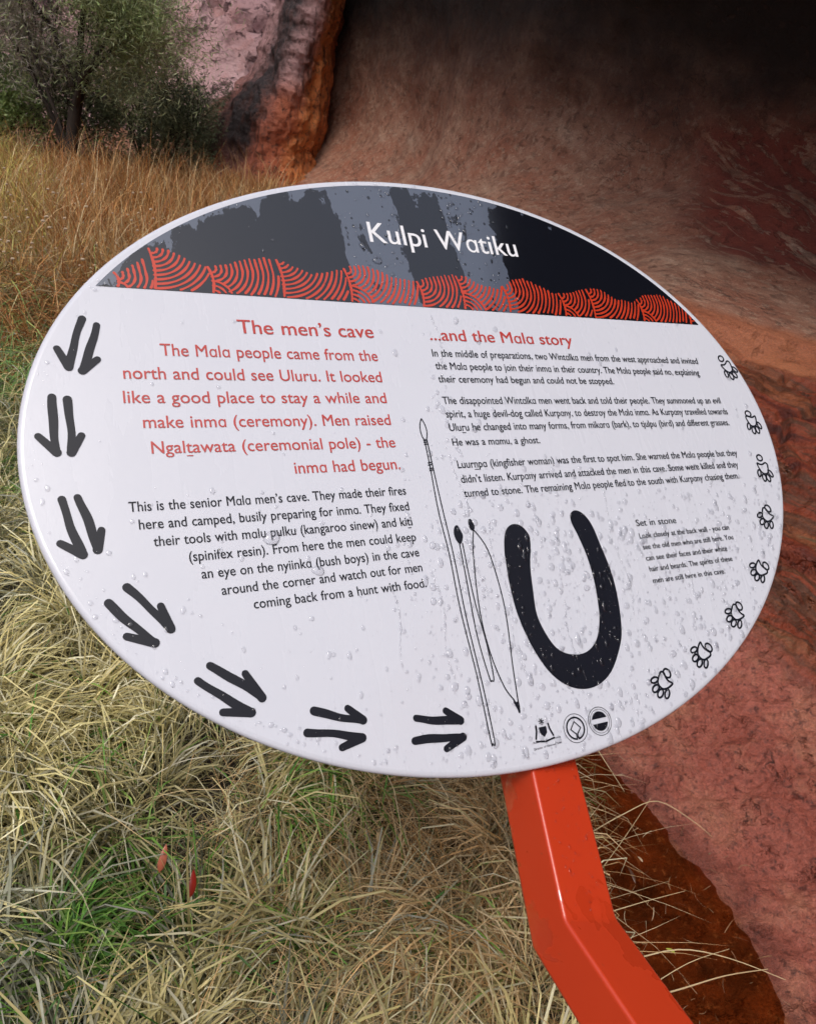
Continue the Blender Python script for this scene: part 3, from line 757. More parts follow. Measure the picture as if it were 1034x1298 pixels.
# seed heads catching light in the far grass
bm = bmesh.new()
for i in range(90):
    a = math.radians(random.uniform(-33, -22)); r_ = random.uniform(4.2, 6.2)
    x_, y_ = r_ * math.sin(a), r_ * math.cos(a); z_ = random.uniform(.30, .62)
    s_ = random.uniform(.006, .013)
    bmesh.ops.create_icosphere(bm, subdivisions=1, radius=s_, matrix=Matrix.Translation((x_, y_, z_)) @ Matrix.Diagonal((1, 1, .6, 1)))
me = bpy.data.meshes.new('seed_heads'); bm.to_mesh(me); bm.free()
new_obj('seed_heads', me, mat_flat('pale_seed', (.42, .32, .22), .7, 0, .2), kind='stuff', label='pale seed heads above the far grass')

# ------------------------------------------------------------------ trees and shrubs
def tube(bm, pts, radii, sides=6):
    prev = None
    for i, p in enumerate(pts):
        d = (pts[min(i+1, len(pts)-1)] - pts[max(i-1, 0)]).normalized()
        s = d.cross(Vector((.3, 1, .2))).normalized(); u_ = s.cross(d)
        ring = [bm.verts.new(p + (s * math.cos(2*PI*q/sides) + u_ * math.sin(2*PI*q/sides)) * radii[i]) for q in range(sides)]
        if prev:
            for q in range(sides): bm.faces.new((prev[q], prev[(q+1) % sides], ring[(q+1) % sides], ring[q]))
        prev = ring

def grow(bm, p, d, length, rad, depth, tips, gnarl=.25, spread=.55, up=.12, kids=(2, 3)):
    n = 5; pts = [p.copy()]; rs = [rad]; q = p.copy(); dd_ = d.normalized()
    for i in range(n):
        dd_ = (dd_ + Vector((random.gauss(0, gnarl), random.gauss(0, gnarl), random.gauss(0, gnarl) + up)) * .45).normalized()
        q = q + dd_ * length / n; pts.append(q.copy()); rs.append(rad * (1 - .45 * (i + 1) / n))
    tube(bm, pts, rs, 6 if rad > .012 else 4 if rad > .005 else 3)
    if depth <= 1: tips += pts[2:]
    if depth == 0: return
    for k_ in range(random.randint(*kids)):
        b = pts[random.randint(2, n)]
        ax = Vector((random.gauss(0, 1), random.gauss(0, 1), random.gauss(0, 1))).normalized()
        nd_ = (dd_ + ax * spread).normalized()
        grow(bm, b, nd_, length * random.uniform(.55, .8), rad * .52, depth - 1, tips, gnarl, spread, up, kids)

def leaves(tips, per, spread, L, W, pal, hang=.0, jit=.3):
    T = np.array([list(t) for t in tips]); n = len(T) * per
    c = np.repeat(T, per, 0) + rng.normal(0, spread, (n, 3))
    d = rng.normal(0, 1, (n, 3)); d[:, 2] = d[:, 2] * .8 + hang; d /= np.linalg.norm(d, axis=1, keepdims=True)
    e = rng.normal(0, 1, (n, 3)); s = np.cross(d, e); s /= np.linalg.norm(s, axis=1, keepdims=True) + 1e-9
    l = (rng.uniform(.6, 1.3, n) * L * .5)[:, None]; w = (rng.uniform(.7, 1.3, n) * W * .5)[:, None]
    V = np.stack([c - d * l, c + s * w, c + d * l, c - s * w], 1)
    shade = (1 + jit * fbm(c * 1.8, 2, 161) * 1.6)[:, None]
    col = pal[rng.integers(0, len(pal), n)] * rng.uniform(.7, 1.3, (n, 1)) * np.clip(shade, .4, 1.8)
    return V.reshape(-1, 3), np.arange(4 * n), np.arange(n) * 4, np.full(n, 4), np.repeat(col, 4, 0)

def finish_tree(name, loc, bm, leaf_parts, label, cat, group):
    t = empty(name, label, cat, loc, group)
    me = bpy.data.meshes.new('trunk'); bm.to_mesh(me); bm.free()
    for p in me.polygons: p.use_smooth = True
    new_obj('trunk', me, M_BARK, t)
    V, L_, St, T_, C = merge(leaf_parts)
    new_obj('crown', np_mesh('crown', V, L_, St, T_, False, col=C), M_LEAF, t)

OLIVE = np.array([[.37, .42, .22], [.44, .50, .27], [.27, .31, .17], [.52, .58, .34]])
BRIGHT = np.array([[.38, .50, .20], [.46, .58, .26], [.30, .42, .16]])
DARKG = np.array([[.15, .18, .10], [.19, .22, .13], [.11, .13, .075], [.25, .28, .16]])
TWIG = np.array([[.40, .36, .31], [.31, .28, .24], [.48, .44, .38]])

def tree_thin():
    bm = bmesh.new(); tips = []; twigs = []
    V3 = Vector
    # main stem and limbs, in metres from the foot
    def limb(pts, r0, r1, dep, ln, store, kids=(2, 3)):
        pts = [V3(p) for p in pts]; k = len(pts)
        rs = [r0 + (r1 - r0) * i / (k - 1) for i in range(k)]
        tube(bm, pts, rs, 7)
        for i in range(1, k):
            for _ in range(2 if i < k - 1 else 3):
                d = (pts[i] - pts[i-1]).normalized() + V3((random.gauss(0, .5), random.gauss(0, .5), random.gauss(.1, .4)))
                grow(bm, pts[i], d, ln, r1 * .6, dep, store, kids=kids)
    tube(bm, [V3(p) for p in ((0,0,-.1),(.0,0,.25),(.03,.0,.5),(.06,.0,.72))], [.085, .07, .06, .05], 9)
    limb([(.03,0,.5),(.10,.05,.95),(.12,.1,1.4),(.25,.1,2.0),(.3,.1,2.6)], .045, .015, 3, .55, tips)
    limb([(.06,0,.7),(.20,-.1,1.0),(.38,-.15,1.2),(.55,-.1,1.5),(.65,0,1.9)], .03, .012, 3, .42, tips)
    limb([(.05,0,.9),(-.1,.0,1.35),(-.42,.05,1.65),(-.62,.1,2.1),(-.7,.1,2.7)], .035, .012, 3, .5, twigs)
    limb([(-.05,.1,.05),(-.22,.1,.55),(-.45,.1,1.0),(-.75,.1,1.4),(-.9,.1,1.75)], .03, .010, 3, .42, twigs)
    limb([(.0,-.05,.3),(-.12,-.05,.65),(-.28,-.05,1.05),(-.4,-.05,1.5),(-.45,0,1.9)], .022, .008, 2, .4, twigs)
    limb([(.0,.05,.3),(.10,.1,.8),(.2,.2,1.2),(.35,.25,1.7)], .022, .008, 2, .4, tips)
    lp = [leaves(tips, 16, .13, .080, .008, OLIVE, .5), leaves(tips[::3], 12, .12, .07, .010, BRIGHT, .5), leaves(twigs, 14, .11, .08, .008, TWIG, .6), leaves(twigs[::3], 14, .12, .07, .010, OLIVE, .5)]
    for kx, ky, kz, sx, sz, nn, pal in ((.10,.2,2.0,.38,.28,170,BRIGHT),(.75,.1,2.0,.22,.38,170,BRIGHT),(.70,.1,1.5,.25,.35,220,OLIVE),(.40,.3,1.5,.35,.4,240,OLIVE),(.85,.3,1.75,.17,.35,150,OLIVE),(.3,.2,2.5,.45,.3,220,OLIVE)):
        cl = np.stack([rng.normal(kx, sx, nn), rng.normal(ky, .3, nn), rng.normal(kz, sz, nn)], -1)
        lp.append(leaves([Vector(c) for c in cl], 10, .08, .080, .009, pal, .6, .5))
    finish_tree('desert_tree', (-4.28, 8.25, .02), bm, lp, 'thin dark trunked tree with feathery olive crown and bare left limbs, standing in orange grass', 'tree', None)
tree_thin()

def shrub(loc, w, h, pal, nn, per, L, W, label, stems=9, name='shrub', squash=.8):
    bm = bmesh.new(); tips = []
    for i in range(stems):
        a = random.uniform(0, 2*PI)
        grow(bm, Vector((random.gauss(0, .06), random.gauss(0, .06), -.05)), Vector((math.cos(a) * w * .7, math.sin(a) * w * .7, h)), h * .55, .016, 2, tips, .3, .6, .1, (2, 3))
    th = rng.uniform(0, 2*PI, nn); ph = rng.uniform(-.2, 1, nn); rr_ = rng.uniform(.25, 1, nn) ** .5 * (1 + .35 * fbm(np.stack([th * 1.3, ph * 2.5, th * 0 + loc[0]], -1), 2, 171))
    cl = np.stack([w * rr_ * np.cos(th) * np.sqrt(np.clip(1 - ph ** 2, 0, 1)), w * squash * rr_ * np.sin(th) * np.sqrt(np.clip(1 - ph ** 2, 0, 1)), h * .45 + h * .55 * rr_ * ph], -1)
    lp = [leaves([Vector(c) for c in cl], per, .06, L, W, pal, .2, .6), leaves(tips, 5, .05, L, W, pal, .2)]
    sk = np.stack([rng.normal(0, w * .6, 160), rng.normal(0, w * .4, 160), rng.uniform(.02, h * .4, 160)], -1)
    lp.append(leaves([Vector(c) for c in sk], per, .07, L, W, pal, .2, .6))
    finish_tree(name, loc, bm, lp, label, 'shrub', 'shrubs in front of the cliff')
shrub((-5.65, 8.8, .0), .66, 1.25, BRIGHT, 620, 18, .055, .022, 'bright leafy green shrub at the far left behind the yellow grass')
shrub((-5.05, 9.6, .0), .75, 1.25, DARKG, 640, 18, .06, .016, 'dark green shrub directly behind the thin tree trunk')
shrub((-3.62, 9.6, .0), .46, 1.10, DARKG, 420, 16, .065, .012, 'dark grey green bush between the thin tree and the rock buttress')
shrub((-4.30, 10.2, .0), .6, 1.5, OLIVE, 560, 16, .06, .014, 'tall olive bush showing between the tree trunk and the dark bush')
shrub((-3.55, 11.2, .0), .30, 1.15, np.array([[.20, .21, .13], [.26, .25, .17], [.15, .18, .09]]), 90, 12, .09, .010, 'sparse pale bush with hanging leaves against the rock buttress', 6)
shrub((-7.3, 10.4, .0), 1.0, 1.9, DARKG, 420, 15, .07, .018, 'large dark bush at the far left, mostly outside the picture')

# ------------------------------------------------------------------ the sign
TEXT = [
('Kulpi W~tiku', -0.0888, 0.2616, 0.1218, 0.2606, 0.03102, 'w'),
('The men’s cave', -0.2642, 0.1279, -0.1106, 0.1285, 0.0175, 'R'),
('The M~l~ people came from the', -0.3447, 0.0988, -0.1114, 0.0987, 0.01447, 'r'),
('north and could see Uluru. It looked', -0.3813, 0.0726, -0.1118, 0.072, 0.01407, 'r'),
('like a good place to stay a while and', -0.3834, 0.0466, -0.1116, 0.0461, 0.01379, 'r'),
('make inm~ (ceremony). Men raised', -0.368, 0.0202, -0.1121, 0.0196, 0.01358, 'r'),
('Ngalṯawata (ceremonial pole) - the', -0.363, -0.0064, -0.112, -0.0072, 0.01332, 'r'),
('inm~ had begun.', -0.2283, -0.0328, -0.1117, -0.0329, 0.01354, 'r'),
('This is the senior M~l~ men’s cave. They made their fires', -0.3879, -0.0631, -0.1113, -0.0622, 0.01031, 'k'),
('here and camped, busily preparing for inm~. They fixed', -0.3807, -0.0804, -0.1115, -0.0799, 0.01019, 'k'),
('their tools with m~lu pulku (kangaroo sinew) and kiṯi', -0.3697, -0.0973, -0.1115, -0.0967, 0.01009, 'k'),
('(spinifex resin). From here the men could keep', -0.3406, -0.1143, -0.111, -0.114, 0.01004, 'k'),
('an eye on the nyiink~ (bush boys) in the cave', -0.3314, -0.1315, -0.1111, -0.1308, 0.00993, 'k'),
('around the corner and watch out for men', -0.3155, -0.1486, -0.1111, -0.1469, 0.00985, 'k'),
('coming back from a hunt with food.', -0.2882, -0.1648, -0.1103, -0.164, 0.0098, 'k'),
('...and the M~l~ story', -0.0385, 0.1288, 0.1689, 0.129, 0.01672, 'R'),
('In the middle of preparations, two Wint~lk~ men from the west approached and invited', -0.0406, 0.1068, 0.38, 0.1067, 0.01029, 'k'),
('the M~l~ people to join their inm~ in their country. The M~l~ people said no, explaining', -0.0403, 0.0899, 0.3754, 0.0883, 0.01017, 'k'),
('their ceremony had begun and could not be stopped.', -0.0406, 0.0727, 0.2172, 0.073, 0.00978, 'k'),
('The disappointed Wint~lk~ men went back and told their people. They summoned up an evil', -0.0414, 0.0447, 0.3974, 0.0447, 0.01016, 'k'),
('spirit, a huge devil-dog called Kurp~ny, to destroy the M~l~ inm~. As Kurp~ny travelled towards', -0.0413, 0.0277, 0.4036, 0.0278, 0.01007, 'k'),
('Uluṟu he changed into many forms, from mik~r~ (bark), to tjulpu (bird) and different grasses.', -0.0412, 0.0108, 0.3993, 0.0111, 0.00996, 'k'),
('He was a m~mu, a ghost.', -0.0415, -0.0074, 0.0769, -0.0075, 0.00941, 'k'),
('Luurṉp~ (kingfisher woman) was the first to spot him. She warned the M~l~ people but they', -0.0417, -0.0348, 0.3942, -0.0347, 0.00988, 'k'),
('didn’t listen. Kurp~ny arrived and attacked the men in this cave. Some were killed and they', -0.0416, -0.0525, 0.3884, -0.0516, 0.00976, 'k'),
('turned to stone. The remaining M~l~ people fled to the south with Kurp~ny chasing them.', -0.0417, -0.0692, 0.3823, -0.0677, 0.00965, 'k'),
('Set in stone', 0.1842, -0.1206, 0.2482, -0.1214, 0.00884, 'k'),
('Look closely at the back wall - you can', 0.1834, -0.1363, 0.3331, -0.1364, 0.00723, 'k'),
('see the old men who are still here. You', 0.1837, -0.1503, 0.3346, -0.1498, 0.00717, 'k'),
('can see their faces and their white', 0.1834, -0.1642, 0.3176, -0.1638, 0.00709, 'k'),
('hair and beards. The spirits of these', 0.1836, -0.1777, 0.3208, -0.1775, 0.00703, 'k'),
('men are still here in this cave.', 0.1837, -0.1919, 0.3015, -0.192, 0.00694, 'k'),
('Australian Government', -0.0299, -0.3362, 0.0042, -0.336, 0.0022, 'k'),
('Director of National Parks', -0.0304, -0.3423, 0.0038, -0.3415, 0.00219, 'k')]
BAND = [(-0.3941, 0.1755), (0.4076, 0.1717)]
HUMPS = [(-0.4147, 0.1658), (-0.3885, 0.1823), (-0.3677, 0.2105), (-0.3456, 0.2272), (-0.3238, 0.2246), (-0.3086, 0.2162), (-0.2875, 0.2083), (-0.268, 0.2111), (-0.2499, 0.2199), (-0.2227, 0.2267), (-0.2104, 0.2258), (-0.1927, 0.217), (-0.171, 0.2084), (-0.1465, 0.2137), (-0.1255, 0.2232), (-0.1052, 0.2261), (-0.086, 0.2213), (-0.0672, 0.2129), (-0.0396, 0.2096), (-0.0187, 0.217), (0.0105, 0.224), (0.0323, 0.2212), (0.0527, 0.2112), (0.0752, 0.2083), (0.0969, 0.2218), (0.1188, 0.226), (0.1391, 0.2192), (0.1608, 0.2074), (0.1867, 0.2081), (0.2194, 0.2192), (0.2436, 0.2185), (0.2665, 0.2049), (0.2944, 0.2042), (0.32, 0.215), (0.3508, 0.2185), (0.3765, 0.207), (0.3957, 0.1976), (0.4186, 0.1776)]
SEAMS = [(-0.3816, 0.196), (-0.3458, 0.2243), (-0.2875, 0.2083), (-0.2108, 0.2226), (-0.1315, 0.2172), (-0.0399, 0.2085), (0.0167, 0.2223), (0.0823, 0.2124), (0.1688, 0.2043), (0.2173, 0.2128), (0.3027, 0.2073), (0.39, 0.1986)]
ARROWS = [[(-0.4136, 0.1371), (-0.4285, 0.0841), (-0.4374, 0.1036)], [(-0.4011, 0.1306), (-0.417, 0.0804), (-0.4031, 0.0929)], [(-0.4444, 0.0526), (-0.4435, -0.0027), (-0.4576, 0.0135)], [(-0.4317, 0.0502), (-0.4316, -0.0031), (-0.4222, 0.0135)], [(-0.4421, -0.0477), (-0.4286, -0.0996), (-0.4455, -0.0881)], [(-0.4294, -0.0466), (-0.4165, -0.0962), (-0.4122, -0.0787)], [(-0.4113, -0.1449), (-0.3773, -0.1841), (-0.3994, -0.1755)], [(-0.3956, -0.1326), (-0.3631, -0.1736), (-0.3694, -0.1525)], [(-0.3455, -0.2219), (-0.3036, -0.2562), (-0.3277, -0.2519)], [(-0.3338, -0.2105), (-0.2926, -0.2453), (-0.3044, -0.2221)], [(-0.2477, -0.2648), (-0.2031, -0.281), (-0.2158, -0.2681)], [(-0.2569, -0.2825), (-0.2067, -0.2963), (-0.2272, -0.301)], [(-0.1501, -0.2888), (-0.1043, -0.2993), (-0.118, -0.2875)], [(-0.1558, -0.3089), (-0.1054, -0.3148), (-0.125, -0.322)]]
USHAPE = [(-0.0025, -0.1148), (-0.0083, -0.1333), (-0.0106, -0.1518), (-0.0123, -0.1732), (-0.0112, -0.2065), (-0.0035, -0.24), (0.0091, -0.268), (0.0251, -0.2849), (0.044, -0.2932), (0.066, -0.2931), (0.0887, -0.2819), (0.1083, -0.259), (0.1186, -0.2387), (0.1255, -0.2046), (0.1269, -0.1721), (0.1223, -0.1384), (0.1183, -0.1144), (0.1109, -0.1002), (0.1008, -0.0944), (0.0921, -0.0982), (0.0903, -0.1089), (0.0946, -0.126), (0.0987, -0.1496), (0.0997, -0.1758), (0.0971, -0.2012), (0.0915, -0.2257), (0.0801, -0.2458), (0.0635, -0.2562), (0.045, -0.2564), (0.0292, -0.2491), (0.0194, -0.2343), (0.0126, -0.2095), (0.0152, -0.1824), (0.0196, -0.1548), (0.0278, -0.127), (0.026, -0.1139), (0.0174, -0.1057), (0.0064, -0.1059)]
SPEAR = [[(-0.0737, 0.0266), (-0.0769, 0.0199), (-0.0781, 0.0099), (-0.0763, 0.0015), (-0.0729, 0.0014), (-0.0703, 0.0114), (-0.0713, 0.0205), (-0.0737, 0.0266)], [(-0.0756, 0.0015), (-0.0761, -0.033), (-0.0779, -0.0839), (-0.0764, -0.1332), (-0.0778, -0.1922), (-0.0757, -0.2603), (-0.0763, -0.3233), (-0.0748, -0.3268), (-0.0722, -0.3241), (-0.0716, -0.2692), (-0.073, -0.2015), (-0.0716, -0.1337), (-0.0725, -0.078), (-0.0727, -0.0331), (-0.0726, -0.0002)]]
BINDINGS = [[(-0.0767, -0.0001), (-0.0725, 0.0004)], [(-0.0769, -0.0024), (-0.0727, -0.0019)], [(-0.0768, -0.0051), (-0.0725, -0.0042)], [(-0.0774, -0.0271), (-0.0732, -0.0263)], [(-0.0777, -0.0297), (-0.0731, -0.0289)], [(-0.0775, -0.0362), (-0.0733, -0.0354)], [(-0.0773, -0.0339), (-0.0731, -0.0331)]]
STICK = [[(-0.0614, -0.1208), (-0.0629, -0.1616), (-0.0652, -0.2198), (-0.0621, -0.2638), (-0.0602, -0.2675), (-0.0571, -0.2646), (-0.0563, -0.2296), (-0.059, -0.1828), (-0.0578, -0.1212)]]
CLUB = [[(-0.0409, -0.1079), (-0.048, -0.1359), (-0.0556, -0.195), (-0.0545, -0.2412), (-0.0474, -0.2759), (-0.0389, -0.2925), (-0.0371, -0.3038), (-0.0354, -0.2917), (-0.0319, -0.2559), (-0.0261, -0.2105), (-0.0249, -0.1748), (-0.0288, -0.1315), (-0.0399, -0.108)]]
HEADS = [[(-0.0629, -0.1021), (-0.0592, -0.1009), (-0.0575, -0.1048), (-0.0552, -0.1121), (-0.0571, -0.1181), (-0.0604, -0.1219), (-0.0632, -0.1198), (-0.0652, -0.1144), (-0.0654, -0.1082)], [(-0.0443, -0.0957), (-0.0414, -0.095), (-0.0395, -0.0983), (-0.0385, -0.104), (-0.0406, -0.108), (-0.0438, -0.1071), (-0.0454, -0.1026)], [(-0.0412, -0.2913), (-0.0391, -0.2933), (-0.035, -0.2929), (-0.0366, -0.3044)]]
PAWS = [[(0.4361, 0.1011), (0.4306, 0.1139)], [(0.4463, 0.0155), (0.4463, 0.0291)], [(0.4345, -0.0566), (0.435, -0.0424)], [(0.4084, -0.1242), (0.4196, -0.1137)], [(0.3623, -0.1932), (0.3783, -0.1841)], [(0.2968, -0.2441), (0.3119, -0.235)], [(0.2244, -0.2813), (0.2353, -0.2735)], [(0.1551, -0.3051), (0.1662, -0.298)]]
LOGOS = [(-0.0145, -0.326), (0.0247, -0.3305), (0.057, -0.3291)]
AX, BX, TILT = 0.47523, 0.36025, 0.02418
ORG = Vector((0.06807211941499253, 0.7778046504468616, 1.2160751506858172))
HX = Vector((0.8734732348219022, 0.48687216807881106, 0)); VX = Vector((-0.3801663992443429, 0.6820377016597075, 0.624738411177298)); NX = HX.cross(VX)
sign = empty('information_sign', 'large white oval information sign with black header on a bent red post', 'sign', ORG)
sign.matrix_world = Matrix(((HX.x, VX.x, NX.x, ORG.x), (HX.y, VX.y, NX.y, ORG.y), (HX.z, VX.z, NX.z, ORG.z), (0, 0, 0, 1)))
def ell(k, t):
    x, y = AX * k * math.cos(t), BX * k * math.sin(t)
    return (x * math.cos(TILT) - y * math.sin(TILT), x * math.sin(TILT) + y * math.cos(TILT))
# panel with a rounded edge
bm = bmesh.new(); N = 220; rings = []
TH = .007
prof = [(-.0055, 0), (-.0028, -.0004), (-.0010, -.0014), (0, -.0032), (0, -TH + .002), (-.0012, -TH + .0006), (-.0035, -TH)]
for off, z in prof:
    rg_ = []
    for i in range(N):
        t = 2*PI*i/N; x, y = ell(1, t); nrm = Vector((math.cos(t) / AX, math.sin(t) / BX)).normalized()
        nx = nrm.x * math.cos(TILT) - nrm.y * math.sin(TILT); ny = nrm.x * math.sin(TILT) + nrm.y * math.cos(TILT)
        rg_.append(bm.verts.new((x + nx * off, y + ny * off, z)))
    rings.append(rg_)
for a, b in zip(rings[:-1], rings[1:]):
    for i in range(N): bm.faces.new((a[i], b[i], b[(i+1) % N], a[(i+1) % N]))
bm.faces.new(rings[0]); bm.faces.new(rings[-1][::-1])
bmesh.ops.recalc_face_normals(bm, faces=bm.faces)
me = bpy.data.meshes.new('panel'); bm.to_mesh(me); bm.free()
for p in me.polygons: p.use_smooth = len(p.vertices) == 4
new_obj('panel', me, M_PANEL, sign)

def flat_part(name, verts, faces, mat, label=None, attrs=None):
    me = bpy.data.meshes.new(name); me.from_pydata(verts, [], faces)
    bm = bmesh.new(); bm.from_mesh(me)
    bmesh.ops.triangulate(bm, faces=[f for f in bm.faces if len(f.verts) > 4])
    for f in bm.faces:
        f.normal_update()
        if f.normal.z < 0: f.normal_flip()
    bm.to_mesh(me); bm.free()
    o = new_obj(name, me, mat, sign)
    if label: o['label'] = label
    return o

def ribbon(pts, w, z, closed=False, caps=True):
    """flat stroke: vertices and faces; w may be a list (half widths)"""
    P = [Vector((p[0], p[1])) for p in pts]; n = len(P)
    ws = w if isinstance(w, (list, tuple)) else [w] * n
    V, F = [], []
    for i in range(n):
        a = P[(i-1) % n] if closed else P[max(i-1, 0)]; b = P[(i+1) % n] if closed else P[min(i+1, n-1)]
        d = (b - a); d = d.normalized() if d.length > 1e-9 else Vector((1, 0)); s = Vector((-d.y, d.x))
        V += [(P[i].x + s.x * ws[i], P[i].y + s.y * ws[i], z), (P[i].x - s.x * ws[i], P[i].y - s.y * ws[i], z)]
    for i in range(n if closed else n - 1):
        j = (i + 1) % n; F.append((2*i, 2*i+1, 2*j+1, 2*j))
    if not closed and caps:
        for e, o_ in ((0, 1), (n-1, n-2)):
            d = (P[e] - P[o_]).normalized(); s = Vector((-d.y, d.x)); arc = []
            a0 = 2*e + (0 if e else 1); a1 = 2*e + (1 if e else 0)
            for q in range(1, 6):
                th = PI * q / 6; v = P[e] + (s * math.cos(th) + d * math.sin(th)) * ws[e]
                arc.append(len(V)); V.append((v.x, v.y, z))
            F.append(tuple([a0] + arc + [a1]))
    return V, F
def join(parts):
    V, F = [], []
    for v, f in parts:
        o_ = len(V); V += v; F += [tuple(i + o_ for i in t) for t in f]
    return V, F
def catmull(pts, sub=4, closed=False):
    P = [Vector((p[0], p[1])) for p in pts]; n = len(P); out = []
    for i in range(n if closed else n - 1):
        g = (lambda k: P[k % n]) if closed else (lambda k: P[min(max(k, 0), n-1)])
        p0, p1, p2, p3 = g(i-1), g(i), g(i+1), g(i+2)
        for q in range(sub):
            t = q / sub
            v = .5*((2*p1) + (-p0+p2)*t + (2*p0-5*p1+4*p2-p3)*t*t + (-p0+3*p1-3*p2+p3)*t**3)
            out.append((v.x, v.y))
    if not closed: out.append((P[-1].x, P[-1].y))
    return out

# header: black segment of the ellipse above the band line, as a fine grid so that it can carry the wet and painted-reflection attribute
(bx0, by0), (bx1, by1) = BAND
KH = .9765
def band_y(x): return by0 + (by1 - by0) * (x - bx0) / (bx1 - bx0)
def ell_top(x, k):
    # upper boundary of the tilted ellipse scaled by k
    c_, s_ = math.cos(TILT), math.sin(TILT); A_q = (s_*s_)/(AX*k)**2 + (c_*c_)/(BX*k)**2
    B_q = 2*x*c_*s_*(1/(AX*k)**2 - 1/(BX*k)**2); C_q = x*x*((c_*c_)/(AX*k)**2 + (s_*s_)/(BX*k)**2) - 1
    D_q = B_q*B_q - 4*A_q*C_q
    return (-B_q + math.sqrt(D_q)) / (2*A_q) if D_q > 0 else -9
xs = [x for x in np.linspace(-AX, AX, 1601) if ell_top(x, KH) > band_y(x) + 1e-5]
XL, XR = xs[0], xs[-1]
cols = XL + (XR - XL) * (.5 - .5 * np.cos(np.linspace(0, PI, 181)))
NR_ = 26; verts = []; wet = []
STRIPES = ((-.083, .040), (.062, .034))  # bands of sky reflection, painted through the wet mask
for x in cols:
    y0 = band_y(x); y1 = max(ell_top(x, KH), y0 + 1e-5)
    for j in range(NR_):
        y = y0 + (y1 - y0) * j / (NR_ - 1); verts.append((x, y, .0003))
        e = math.exp(-(y1 - y) / .016)
        for sx, sw in STRIPES: e += 1.15 * float(smooth(sw + .006, sw - .004, abs(x - sx + .06 * (y - .25))))
        e *= 1 - float(smooth(.10, .14, x)) * .85
        wet.append(e)
faces = [(i*NR_+j, (i+1)*NR_+j, (i+1)*NR_+j+1, i*NR_+j+1) for i in range(len(cols)-1) for j in range(NR_-1)]
me = bpy.data.meshes.new('header_band'); me.from_pydata(verts, [], faces)
at = me.attributes.new('wet', 'FLOAT', 'POINT'); at.data.foreach_set('value', np.array(wet, np.float32))
new_obj('header_band', me, M_BAND, sign)

# wave pattern: fans of concentric strokes between the seams
hx = [p[0] for p in HUMPS]; hy = [p[1] for p in HUMPS]
def hump(x): return float(np.interp(x, hx, hy))
seams = [p[0] for p in SEAMS] + [XR + .02]
PITCH, HW = .0058, .00130
parts = []
zc = [.00055]
def emit(pts, hw=HW):
    run = []
    for p in pts + [None]:
        if p is not None and p[1] > band_y(p[0]) + .0012 and p[1] < hump(p[0]) and XL + .003 < p[0] < XR - .002 and p[1] < ell_top(p[0], KH) - .002:
            run.append(p)
        else:
            if len(run) > 3:
                w_ = [hw * (1 + .18 * math.sin(i * .5 + run[0][0] * 900)) for i in range(len(run))]
                zc[0] += .000002; parts.append(ribbon(run, w_, zc[0]))
            run = []
for ci in range(len(seams) - 1):
    x0, x1 = seams[ci], seams[ci+1]; y0 = hump(x0) + .002; H_ = y0 - band_y(x0)
    sub = (ci % 2 == 0 and (x1 - x0) > .03)
    rs_ = .55 * min(H_, x1 - x0) if sub else 0
    cxs, cys = x0, band_y(x0) - .004
    # seam stroke
    emit([(x0 + .0035 * math.sin(PI * t) + .003 * t, y0 - H_ * t) for t in np.linspace(-.05, 1, 26)], HW * 1.1)
    lean = .30
    k_ = 1
    while k_ * PITCH < (x1 - x0) + H_ * .2:
        r_ = k_ * PITCH; pts = []
        for t in np.linspace(-PI/2, PI * .30, 46):
            px = x0 + .004 + r_ * math.cos(t) * (1.0 if t > 0 else 1.0) * .97; py = y0 - .004 + r_ * math.sin(t) * (.92 if t < 0 else .9)
            if t > 0: px = x0 + .004 + r_ * .97 - .10 * r_ * t
            if sub and math.hypot(px - cxs, (py - cys)) < rs_ + HW * 1.6: continue
            if px > x1 + .0035 * math.sin(PI * min(max((y0 - py) / H_, 0), 1)) - HW * 1.3: continue
            pts.append((px, py))
        # split at gaps
        seg = []
        for p in pts:
            if seg and math.hypot(p[0]-seg[-1][0], p[1]-seg[-1][1]) > PITCH * .8 + r_ * .09: emit(seg); seg = []
            seg.append(p)
        if seg: emit(seg)
        k_ += 1
    if sub:
        k_ = 0
        while rs_ - k_ * PITCH > .004:
            r_ = rs_ - k_ * PITCH
            emit([(cxs + .004 + r_ * math.cos(t), cys + r_ * math.sin(t)) for t in np.linspace(PI/2, 0, 26)])
            k_ += 1
V, F = join(parts)
flat_part('wave_pattern', V, F, M_WAVE, 'orange red concentric arcs along the foot of the header')

